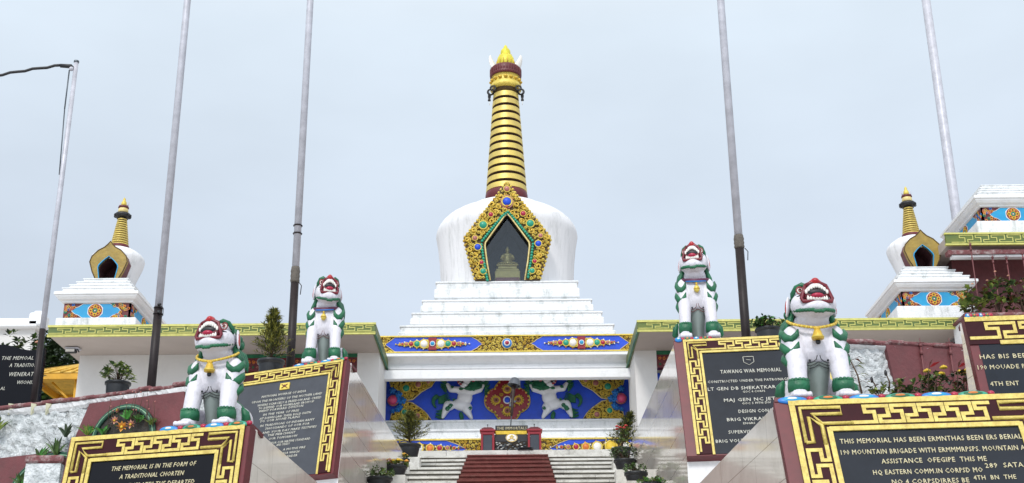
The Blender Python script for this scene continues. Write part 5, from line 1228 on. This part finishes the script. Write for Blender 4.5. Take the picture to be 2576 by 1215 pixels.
# ---------------------------------------------------------------- low parapet house and yellow hut at the left
a = at(-140, 806, 31); b = at(100, 800, 31); c = at(40, 828, 31)
ph = empty('garden_wall', ((a.x+b.x)/2, 31.2, TZ), 0, 'low cream wall with a lumpy white parapet at the far left behind the tablet', 'wall')
mb = MB(); mb.box(((a.x+b.x)/2, 31.2, (TZ+a.z-.1)/2), (b.x-a.x-.2, .3, a.z-.1-TZ), CREAM); mb.build('wall', ph)
mb = MB(); mb.box(((a.x+b.x)/2, 31.15, a.z-.14), (b.x-a.x, .6, .16), WHITE, bev=.02); mb.tube([(a.x, 31, a.z-.03), (b.x, 31, a.z-.03)], .07, WHITE, 8); mb.build('parapet', ph)
mb = MB(); mb.box((b.x-.05, 31.1, a.z-.02), (.36, .5, .34), WHITE, bev=.04); mb.box((b.x-.05, 31.1, a.z+.18), (.22, .26, .10), WHITE, bev=.03); mb.build('corner_block', ph)
hx = at(222, 935, 35); ze = at(150, 936, 33.7).z
ht = empty('yellow_hut', (hx.x, 35, TZ), 0, 'small open yellow hut with a tiled pyramid roof left of the left hall', 'hut')
mb = MB(); hh = 1.25
mb.add([(hx.x-hh, 35-hh, ze), (hx.x+hh, 35-hh, ze), (hx.x+hh, 35+hh, ze), (hx.x-hh, 35+hh, ze), (hx.x, 35, ze+.55)], [(0, 1, 4), (1, 2, 4), (2, 3, 4), (3, 0, 4), (3, 2, 1, 0)], YTILE)
for k in range(9):
    t = k/8*2-1; mb.tube([(hx.x+t*hh, 35-hh, ze+.02), (hx.x+t*.05, 35-.05, ze+.57)], .035, YTILE, 6); mb.tube([(hx.x-hh, 35+t*hh, ze+.02), (hx.x-.05, 35+t*.05, ze+.57)], .035, YTILE, 6)
mb.build('tiled_roof', ht)
mb = MB(); mb.box((hx.x, 35-hh+.06, ze-.09), (2*hh-.1, .08, .16), YELLOW); mb.box((hx.x-hh+.06, 35, ze-.09), (.08, 2*hh-.1, .16), YELLOW); mb.box((hx.x, 35+hh-.06, ze-.09), (2*hh-.1, .08, .16), YELLOW); mb.build('eave_beam', ht)
for sx in (-1, 1):
    for sy in (-1, 1):
        px = hx.x+sx*.9 if sx > 0 else at(201, 960, 34.1).x; mb = MB(); mb.box((px, 35+sy*.9, (TZ+ze)/2-.1), (.22, .22, ze-TZ-.02), YELLOW, bev=.01); mb.tube([(px, 35+sy*.9, ze-.9), (px+(-.75 if sx < 0 else .3), 35+sy*.9, ze-.18)], .035, YELLOW, 6); mb.build('post', ht)
BARKR = mat('reddish_leaf', (.16, .05, .03), .5, .25, 9)
# ---------------------------------------------------------------- plants
def leaf(mb, p, d, L, w_, m, rnd, droop=.2):
    d = Vector(d).normalized(); s = d.cross(Vector((rnd.uniform(-.4, .4), rnd.uniform(-.4, .4), 1))); s = s.normalized() if s.length > 1e-4 else Vector((1, 0, 0)); n = s.cross(d)
    p = Vector(p); a = p; b = p+d*L*.45+s*w_+n*w_*.25; c = p+d*L-Vector((0, 0, L*droop)); e_ = p+d*L*.45-s*w_+n*w_*.25; f_ = p+d*L*.5
    mb.add([a, b, c, e_, f_], [(0, 4, 1), (4, 2, 1), (0, 3, 4), (4, 3, 2)], m, True)
def leafy(name, base, rx, h, label, cat, rnd, m=(LEAF, LEAFY), nb=34, L=.10, w_=.022, flowers=None, group=None, pot=None, parts=None, stem_m=BARK, spread=1.0, whorl=7):
    """pot = (radius, height); base = point where the plant meets its soil or ground"""
    b = Vector(base); z = b.z
    t = empty(name, (b.x, b.y, z-(pot[1] if pot else 0)), 0, label, cat, group)
    if pot:
        r, ph = pot; zb = z-ph
        mb = MB(); mb.lathe([(r*.70, zb), (r*.74, zb+.01), (r*.93, z-.06), (r*.93, z-.045), (r*1.04, z-.04), (r*1.06, z-.01), (r*1.03, z+.006), (r*.96, z+.006), (r*.93, z-.02)], BLACK, (b.x, b.y, 0), 28); mb.build('pot', t)
        mb = MB(); mb.lathe([(r*.93, z-.025), (.0, z-.015)], SOIL, (b.x, b.y, 0), 20); mb.build('soil', t)
    st_, lf, fl = MB(), MB(), MB()
    for k in range(nb):
        a = rnd.uniform(0, 6.28); q = math.sqrt(rnd.random())*rx*spread; zt = h*(rnd.uniform(.35, 1.0)*(1-.35*(q/rx)**2))
        tip = b+Vector((q*math.cos(a), q*math.sin(a), zt)); mid = b+Vector((q*.35*math.cos(a), q*.35*math.sin(a), zt*.55))
        if k % 2 == 0: st_.tube([b+Vector((q*.1*math.cos(a), q*.1*math.sin(a), -.01)), mid, tip], [.009, .006, .003], stem_m, 4, cap=False)
        for j in range(whorl):
            aa = rnd.uniform(0, 6.28); el = rnd.uniform(-.25, .9); d = (math.cos(aa)*math.cos(el), math.sin(aa)*math.cos(el), math.sin(el)+.15)
            leaf(lf, tip-Vector((0, 0, rnd.uniform(0, .05))), d, L*rnd.uniform(.7, 1.2), w_*rnd.uniform(.8, 1.2), rnd.choice(m), rnd)
    st_.build('stems', t); lf.build('foliage', t)
    if flowers:
        fm, nf_, fr_ = flowers
        for k in range(nf_):
            a = rnd.uniform(0, 6.28); q = math.sqrt(rnd.random())*rx*.9; c = b+Vector((q*math.cos(a), q*math.sin(a)-.03, h*rnd.uniform(.75, 1.0)))
            m_ = rnd.choice(fm)
            for ring, (n_, rr_, zz) in enumerate(((7, fr_, 0), (5, fr_*.6, fr_*.35))):
                for j in range(n_):
                    aa = j*6.283/n_+ring*.4; fl.ell((c.x+rr_*.6*math.cos(aa), c.y+rr_*.6*math.sin(aa), c.z+zz), (rr_*.42, rr_*.42, rr_*.3), m_, seg=6, rings=4)
            fl.ell((c.x, c.y, c.z+fr_*.4), fr_*.3, PETALY, seg=6, rings=4)
            fl.build('flower', t); fl = MB()
    return t
def conifer(name, base, r, h, label, cat, rnd, m=(CONIF, CONIFD, CONIF, CONIFY), pot=None, n=150, lean=0, group=None, top_m=None):
    b = Vector(base); z = b.z
    t = empty(name, (b.x, b.y, z-(pot[1] if pot else 0)), 0, label, cat, group)
    if pot:
        pr, ph = pot; zb = z-ph
        mb = MB(); mb.lathe([(pr*.70, zb), (pr*.74, zb+.01), (pr*.93, z-.08), (pr*.93, z-.06), (pr*1.06, z-.05), (pr*1.08, z-.01), (pr*1.03, z+.006), (pr*.96, z+.006), (pr*.93, z-.02)], BLACK, (b.x, b.y, 0), 28); mb.build('pot', t)
        mb = MB(); mb.lathe([(pr*.93, z-.025), (.0, z-.015)], SOIL, (b.x, b.y, 0), 20); mb.build('soil', t)
    mb = MB(); mb.tube([b, b+Vector((lean*.5, 0, h*.5)), b+Vector((lean, 0, h*.97))], [.022, .014, .004], BARK, 7); mb.build('trunk', t)
    br, nd = MB(), MB()
    for k in range(n):
        t_ = (k/n)**.85; z0 = h*(.06+.90*t_); L = r*1.25*(1-t_)**.75*rnd.uniform(.6, 1.15)+.05*h*.3; a = k*2.4+rnd.uniform(-.3, .3); el = rnd.uniform(.15, .8)
        o_ = b+Vector((lean*t_, 0, z0)); d = Vector((math.cos(a)*math.cos(el), math.sin(a)*math.cos(el), math.sin(el)*.9))
        tip = o_+d*L
        if L > .06: br.tube([o_, tip], [.005, .002], BARK, 3, cap=False)
        for j in range(int(7+L*42)):
            u_ = rnd.uniform(.12, 1.05); p = o_+d*L*u_; aa = rnd.uniform(0, 6.28); e2 = rnd.uniform(-.2, .9)
            dd = (d*1.1+Vector((math.cos(aa)*math.cos(e2), math.sin(aa)*math.cos(e2), math.sin(e2)))).normalized()
            leaf(nd, p, dd, rnd.uniform(.06, .12)*(h**.5), .0105*(h**.5), rnd.choice(m if u_ < .8 else m+(CONIFY,)), rnd, .05)
    br.build('branches', t); nd.build('needles', t); return t
def px_r(wpx_, Y): return wpx_/2*Y/3180
rn = random.Random(77)
def potted(fn, u, vrim, wpot, vtop, wpl, Y, zb, name, label, cat='potted plant', **k):
    p = at(u, vrim, Y); r = px_r(wpot, Y); top = at(u, vtop, Y)
    return fn(name, p, px_r(wpl, Y), top.z-p.z, label, cat, rn, pot=(r, max(.2, p.z-zb)), group=None, **k)
potted(leafy, 297, 963, 62, 908, 84, 21.95, TZ, 'potted_plant', 'leafy yellow-green shrub in a black pot left of the sleeved flagpole', nb=40, L=.12, w_=.026)
potted(conifer, 682, 908, 66, 776, 78, 20.3, TZ+.09, 'potted_conifer', 'tall yellow-green conifer in a black pot between the two left lions', n=190)
potted(leafy, 1932, 828, 64, 796, 84, 20.2, TZ, 'potted_plant', 'low dense dark-green shrub in a black pot behind the rear right plaque', nb=70, L=.07, w_=.02, m=(LEAF, LEAFD, LEAFB))
def stair_plant(fn, u, vrim, vbot, wpot, vtop, wpl, Y, name, label, **k):
    zb = at(u, vbot, Y).z; p = at(u, 1100, Y); zs_ = stair_z(Y-.05)
    if Y > 28.9: zs_ = 5.97
    t = potted(fn, u, vrim, wpot, vtop, wpl, Y, zb, name, label, **k)
    if zb-zs_ > .03:
        mb = MB(); r = px_r(wpot, Y); mb.box((p.x, Y, (zb+zs_)/2), (r*2.1, r*2.1, zb-zs_-.004), STEPM, bev=.01); mb.build('stand', t)
    return t
stair_plant(conifer, 1030, 1119, 1155, 54, 1036, 98, 26.3, 'potted_conifer', 'bushy dark conifer in a black pot at the left end of the top steps', m=(CONIF, CONIF, CONIFD), n=170)
stair_plant(leafy, 1012, 1156, 1170, 36, 1143, 40, 25.4, 'potted_plant', 'small pot of orange blossom just below the bushy left conifer', nb=12, L=.07, w_=.02, flowers=((PETAL, PETALY), 3, .07))
stair_plant(leafy, 994, 1174, 1200, 58, 1160, 66, 23.0, 'potted_plant', 'wide black pot of orange and peach flowers on the left of the steps', nb=22, L=.07, w_=.02, flowers=((PETAL, PETALP, PETALY), 14, .045))
stair_plant(leafy, 955, 1203, 1228, 62, 1174, 74, 20.6, 'potted_plant', 'pale green bush in a black pot at the bottom left of the steps', nb=44, L=.07, w_=.016, m=(LEAFP, LEAF, LEAFY))
stair_plant(conifer, 1563, 1128, 1160, 48, 1036, 66, 25.6, 'potted_conifer', 'leaning slender conifer with red blossom at its foot right of the shrine', m=(CONIF, CONIFD), n=150, lean=.22)
stair_plant(leafy, 1572, 1158, 1186, 54, 1116, 76, 23.4, 'potted_plant', 'white-flecked leafy plant in a black pot on the right of the steps', nb=50, L=.075, w_=.018, m=(LEAF, LEAFP, LEAFD), flowers=((PEARL,), 5, .02))
stair_plant(leafy, 1600, 1190, 1214, 56, 1166, 62, 21.0, 'potted_plant', 'small pale bush in a black pot beside the right granite block', nb=40, L=.06, w_=.014, m=(LEAFP, LEAF))
stair_plant(leafy, 1640, 1216, 1245, 50, 1200, 70, 18.8, 'potted_plant', 'bright green bush at the bottom right of the steps in front of the granite', nb=60, L=.05, w_=.014, m=(LEAFB, LEAFY))
p = at(1562, 1098, 25.3); mb = MB()
leafy('red_geranium', p-Vector((0, 0, .22)), .17, .42, 'red blossom hanging below the leaning conifer at the right of the steps', 'flower', rn, nb=10, L=.07, w_=.02, flowers=((PETALR,), 5, .038))

# bushes and tablet greenery at the far left
p = at(28, 872, 23.2); leafy('garden_bush', (p.x, 23.2, TZ), .42, at(28, 826, 23.2).z-TZ, 'broad-leaved bush rising behind the black tablet at the far left', 'bush', rn, nb=120, L=.16, w_=.035, m=(LEAF, LEAFD, LEAFY), spread=1.0)
p = at(86, 872, 22.8); leafy('garden_bush', (p.x, 22.8, TZ), .22, at(86, 836, 22.8).z-TZ, 'small bush with a pink bud beside the thin grey pole', 'bush', rn, nb=60, L=.13, w_=.03, m=(LEAF, LEAFD), flowers=((PETALP,), 2, .05))
def on_wall(F, u, v, out=.12): x, z = wpx(F, u, v); return F @ Vector((x, -out, z))
def agave(F, u, v, h, label, name='agave', m=(LEAFD, LEAF), n=9, out=.18, wd=.028):
    p = on_wall(F, u, v, out); mb = MB()
    for k in range(n):
        a = rn.uniform(0, 6.28); el = rn.uniform(.7, 1.4); d = Vector((math.cos(a)*math.cos(el), math.sin(a)*math.cos(el)*.6, math.sin(el))); L = h*rn.uniform(.7, 1.05); s_ = Vector((-math.sin(a), math.cos(a), 0)); s_ = Vector((1, 0, 0)) if abs(s_.x) < .5 else s_
        q = [p, p+d*L*.35, p+d*L*.7+Vector((d.x*.03, d.y*.03, 0)), p+d*L+Vector((d.x*.08, d.y*.08, -.02))]; ww = [wd*.8, wd, wd*.7, .001]; mm = rn.choice(m)
        V = []
        for a_, b_ in zip(q, ww): V += [a_-s_*b_, a_+Vector((0, .01, 0)), a_+s_*b_]
        mb.add(V, [(3*i+j, 3*i+j+1, 3*i+j+4, 3*i+j+3) for i in range(3) for j in range(2)], mm, True)
    o = mb.build(name, origin=p); tag(o, label, 'plant'); return o
agave(FL, 118, 1165, .30, 'bright spiky green leaves against the white plaster wall', m=(LEAFB, LEAF), n=10)
agave(FL, 160, 1150, .36, 'taller spiky leaves beside the corner of the front left plaque', m=(LEAFD, LEAF), n=11)
agave(FL, 185, 1105, .28, 'dark spiky leaves above the corner of the front left plaque', m=(LEAFD,), n=9)
agave(FL, 239, 1100, .22, 'yellow-green tuft at the left foot of the green arch', m=(LEAFY, LEAFB), n=16)
agave(FL, 278, 1100, .20, 'green tuft just inside the left of the arch', m=(LEAFB, LEAF), n=16)
agave(FL, 338, 1060, .17, 'bright green rosette in the middle of the arch', m=(LEAFB,), n=18, wd=.035)
agave(FL, 366, 1068, .16, 'green rosette in the right half of the arch', m=(LEAFB, LEAF), n=18, wd=.03)
agave(FL, 398, 1074, .15, 'yellow-green tuft at the right foot of the arch', m=(LEAFY, LEAF), n=14)
agave(FL, 8, 1095, .34, 'leafy tuft at the very left edge over the white plaster', m=(LEAFY, LEAF), n=22, wd=.03)
agave(FL, 70, 1225, .24, 'small green tuft in the lower left arch', m=(LEAFB, LEAF), n=14)
agave(FL, 100, 1222, .22, 'leafy tuft beside the lower left arch rim', m=(LEAF, LEAFD), n=14)
for u, v, m_, s_, lb in ((330, 1082, PETAL, .11, 'large pale orange flower in the arch above the front left plaque'), (312, 1066, PETALP, .08, 'peach flower in the left middle of the arch'), (352, 1076, PETALP, .09, 'peach flower in the right middle of the arch'), (318, 1040, CORAL, .05, 'small coral bud standing high in the arch')):
    p = on_wall(FL, u, v, .22); mb = MB()
    for ring, (n_, L) in enumerate(((8, s_), (6, s_*.7))):
        for j in range(n_):
            a = j*6.283/n_+ring*.3; leaf(mb, p, (math.cos(a), -.5+ring*-.3, math.sin(a)*.9+.2), L, L*.28, m_, rn, .0)
    mb.ell(p+Vector((0, -.03, .0)), s_*.22, PETALY, seg=8, rings=5); mb.tube([p+Vector((0, .03, -s_)), p], .008, LEAF, 5)
    tag(mb.build('flower', origin=p), lb, 'flower')
mb = MB(); rr2 = random.Random(3)
for k in range(14):                                        # thin dry stalks
    u = rr2.uniform(255, 410); x, z = wpx(FL, u, 1080); h = rr2.uniform(.25, .6); q = FL @ Vector((x, -.2, z)); mb.tube([q, q+Vector((rr2.uniform(-.03, .03), 0, h*.6)), q+Vector((rr2.uniform(-.06, .06), 0, h))], [.006, .005, .003], BARK, 4); mb.ell(q+Vector((0, 0, h)), .014, CORAL, seg=6, rings=4)
tag(mb.build('dry_stalks', origin=on_wall(FL, 330, 1090)), 'thin dry flower stalks rising in front of the arch', 'plant', kind='stuff')
x, z = wpx(FL, 145, 1166); mb = MB(); mb.box((FL @ Vector((x, -.25, z))), (.62, .3, .13), COPING, bev=.03); q = FL @ Vector((x, -.25, z-.32)); mb.box(q, (.56, .26, .50), ROCK); tag(mb.build('planter_pier', origin=q), 'short plaster pier with a maroon cap left of the front left plaque', 'pier')

# rose bushes, fence posts and border planting on the right
def rod(x, y, z0, z1, label):
    t = empty('fence_post', (x, y, z0), 0, label, 'fence post', 'thin maroon fence posts')
    mb = MB(); mb.tube([(x, y, z0), (x, y, z1)], .014, MAROON, 8); mb.build('rod', t)
    mb = MB(); mb.ell((x, y, z1+.02), .03, MAROON, seg=8, rings=6); mb.tube([(x, y, z1+.02), (x, y, z1+.13)], [.012, .003], MAROON, 5); mb.tube([(x-.055, y, z1+.06), (x+.055, y, z1+.06)], .007, MAROON, 4); mb.tube([(x, y, z1-.12), (x, y, z1-.06)], .024, MAROON, 8); mb.build('finial', t)
for u, lb in ((2306, 'left one of the two low maroon fence posts before the right wall'), (2379, 'right one of the two low maroon fence posts before the right wall')):
    p = on_wall(FR, u, 880, .12); z1 = at(u, 872, p.y).z; rod(p.x, p.y, at(u, 1010, p.y).z, z1, lb)
for u, v, lb in ((2441, 618, 'tallest leftmost maroon fence post before the high hall'), (2497, 650, 'second maroon fence post before the high hall'), (2532, 652, 'third maroon fence post before the high hall'), (2572, 640, 'rightmost maroon fence post before the high hall')):
    p = at(u, v, 27.4); rod(p.x, 27.4, at(u, v+120, 27.4).z-1, p.z, lb)
def rose(u0, v0, u1, v1, Y, label, nl=7, L=.16, m=(LEAFD, LEAFY, BARKR), bud=None):
    a = at(u0, v0, Y); b = at(u1, v1, Y); t = empty('rose_stem', a, 0, label, 'rose'); mb = MB(); mid = (a+b)/2+Vector((.03, 0, 0)); mb.tube([a, mid, b], [.013, .010, .006], BARK, 6); mb.build('stem', t); mb = MB()
    for k in range(nl):
        u_ = .2+.8*k/nl; p = a.lerp(b, u_); s_ = 1 if k % 2 else -1; d = Vector((s_*rn.uniform(.6, 1), rn.uniform(-.4, .1), rn.uniform(-.2, .5))).normalized()
        q = p+d*L*.45; mb.tube([p, q], .004, BARK, 4); mm = rn.choice(m)
        leaf(mb, q, d, L, L*.27, mm, rn, .35)
        if k % 2: leaf(mb, q, d+Vector((0, -.3, -.8)), L*.8, L*.22, mm, rn, .3)
    mb.build('leaves', t)
    if bud: mb = MB(); mb.ell(b, (.02, .02, .04), bud, seg=8, rings=6); mb.build('bud', t)
rose(2168, 990, 2135, 898, 15.6, 'tall rose stem with dark leaves against the white plaster right of the front lion', 8, .13, bud=INK)
rose(2236, 985, 2228, 938, 15.7, 'short rose stem with a dark bud at the edge of the maroon panel', 3, .08, bud=INK)
rose(2200, 985, 2193, 955, 15.7, 'shortest rose shoot between the tall stem and the maroon panel', 3, .06, bud=INK)
ztop = PED['RF']['pi'].z
def bush(u, vt, wpx__, Y, zb, label, m=(LEAF, LEAFD, LEAFY), nb=60, fl=None, L=.11):
    p = at(u, vt, Y); return leafy('border_bush', (p.x, Y, zb), px_r(wpx__, Y), p.z-zb, label, 'bush', rn, nb=int(nb*.42), L=L, w_=L*.22, m=m+(LEAFY,), whorl=5, flowers=fl)
zb = at(2300, 1010, 15.6).z
pl = MB(); pc = at(2400, 1012, 15.7); 
bush(2215, 962, 70, 15.6, zb, 'low leafy bush at the foot of the rose stems', nb=40, L=.09)
bush(2275, 945, 60, 15.7, zb, 'green bush before the left fence post on the maroon panel', nb=45, m=(LEAF, LEAFD))
bush(2345, 925, 76, 15.6, zb, 'dark bush with a yellow flower between the two low fence posts', nb=70, m=(LEAFD, LEAFD, LEAF), fl=((PETALY,), 3, .05))
bush(2420, 925, 80, 15.65, zb, 'dark bush with a yellow flower right of the low fence posts', nb=70, m=(LEAFD, LEAFD, LEAF, BARKR), fl=((PETALY,), 3, .05))
bush(2488, 935, 60, 15.2, zb, 'small dark bush left of the far right plaque lettering', nb=30, m=(LEAFD, LEAF))
mb = MB(); a = at(2180, 1008, 15.5); b = at(2640, 1000, 15.5); mb.box(((a.x+b.x)/2, 15.7, zb-.35), (b.x-a.x, .7, .66), COPING, bev=.02); mb.box(((a.x+b.x)/2, 15.7, (zb-.68+GZ)/2), (b.x-a.x-.04, .66, zb-.70-GZ), WHITE); tag(mb.build('flower_bed', origin=((a.x+b.x)/2, 15.7, GZ)), 'raised flower bed behind the front right plaque wall', 'planter')
for u, v, s_ in ((2337, 925, .16), (2410, 925, .15), (2352, 972, .10), (2318, 955, .13)):
    p = at(u, v, 15.25); mb = MB(); leaf(mb, p, (.9, -.2, .45), s_, s_*.22, PETALR if s_ > .14 else BARKR, rn, 0); leaf(mb, p, (.4, -.2, .8), s_*.8, s_*.2, BARKR, rn, 0); mb.tube([p, p+Vector((-.02, .1, -.3))], .006, BARK, 4)
    tag(mb.build('red_leaf_shoot', origin=p), {2337: 'red pointed leaves left above the dark border bushes', 2410: 'red pointed leaves right above the dark border bushes', 2352: 'small reddish shoot low between the fence posts', 2318: 'reddish leaves just right of the left low fence post'}[u], 'leaf shoot')
for u, vt, w_, lb, mm in ((2440, 716, 70, 'green bush at the left before the high maroon hall', (LEAF, LEAFY)), (2500, 690, 80, 'taller leafy bush in the middle before the high maroon hall', (LEAFD, LEAF, LEAFY, BARKR)), (2562, 676, 84, 'dark leafy bush at the right before the high maroon hall', (LEAFD, LEAF, BARKR))):
    p = at(u, vt, 26.6); leafy('terrace_bush', (p.x, 26.6, at(u, 800, 26.6).z), px_r(w_, 26.6), p.z-at(u, 800, 26.6).z, lb, 'bush', rn, nb=34, L=.19, w_=.045, whorl=5, m=mm+(LEAFY,), flowers=((PEARL, PETALP), 3, .03))
p0 = at(2425, 800, 26.4); mb = MB(); mb.box((p0.x+2.6, 26.7, (p0.z+TZ)/2), (5.2, .9, p0.z-TZ), WHITE, bev=.02); mb.box((p0.x+2.6, 26.7, p0.z+.03), (5.3, 1.0, .07), COPING, bev=.02); tag(mb.build('terrace_planter', origin=(p0.x+2.6, 26.7, TZ)), 'white planter wall with a maroon cap before the high maroon hall', 'planter')

# ---------------------------------------------------------------- dark trees behind
def tree(x, y, zb, zt, r, label, seed):
    rnd = random.Random(seed); t = empty('dark_tree', (x, y, zb), 0, label, 'tree'); mb = MB()
    mb.tube([(x, y, zb), (x+.1, y, zb+(zt-zb)*.35), (x-.05, y, zb+(zt-zb)*.8)], [.16, .12, .04], BARK, 8)
    cl = []
    for k in range(26):
        a = rnd.uniform(0, 6.28); q = rnd.uniform(.1, 1)*r; c = Vector((x+q*math.cos(a), y+q*math.sin(a), zb+(zt-zb)*rnd.uniform(.12, .95))); cl.append((c, rnd.uniform(.35, .7)*r*.75))
        mb.tube([(x, y, c.z-.4), c], [.05, .015], BARK, 5)
    mb.build('trunk', t); lf = MB()
    for c, cr in cl:
        for k in range(420):
            d = Vector((rnd.gauss(0, 1), rnd.gauss(0, 1), rnd.gauss(0, .8))); d = d.normalized()*cr*rnd.random()**.4
            leaf(lf, c+d, (rnd.uniform(-1, 1), rnd.uniform(-1, 1), rnd.uniform(-.3, .8)), .22, .07, rnd.choice((LEAFD, LEAFD, LEAFD, LEAFD, LEAF)), rnd)
    lf.build('crown', t)
p = at(140, 940, 40); tree(p.x, 40, TZ-.5, at(150, 885, 40).z+.3, 2.2, 'dark leafy tree behind the yellow hut at the left', 1)
p = at(60, 940, 38); tree(p.x, 38, TZ-.5, at(60, 900, 38).z+.3, 1.5, 'dark tree low behind the garden wall at the left', 2)
p = at(972, 1010, 44); tree(p.x-.5, 44, TZ-.8, at(972, 975, 44).z+1.2, 1.6, 'dark tree glimpsed between the left hall and the stupa', 3)
p = at(200, 940, 43); tree(p.x, 43, TZ-.5, at(150, 885, 43).z+.8, 1.8, 'dark tree behind the yellow hut nearest the left hall', 4)
# white railing glimpsed between the stupa and the right hall
a = at(1580, 1040, 36); rl = empty('railing', (a.x+1, 36, 5.2), 0, 'white metal railing glimpsed between the stupa and the right hall', 'railing'); mb = MB()
for k in range(9): mb.tube([(a.x-.3+k*.28, 36, 5.3), (a.x-.3+k*.28, 36, 8.3)], .025, STEEL, 6)
for z in (7.2, 8.3): mb.tube([(a.x-.5, 36, z), (a.x+2.4, 36, z)], .022, STEEL, 6)
mb.build('bars', rl)
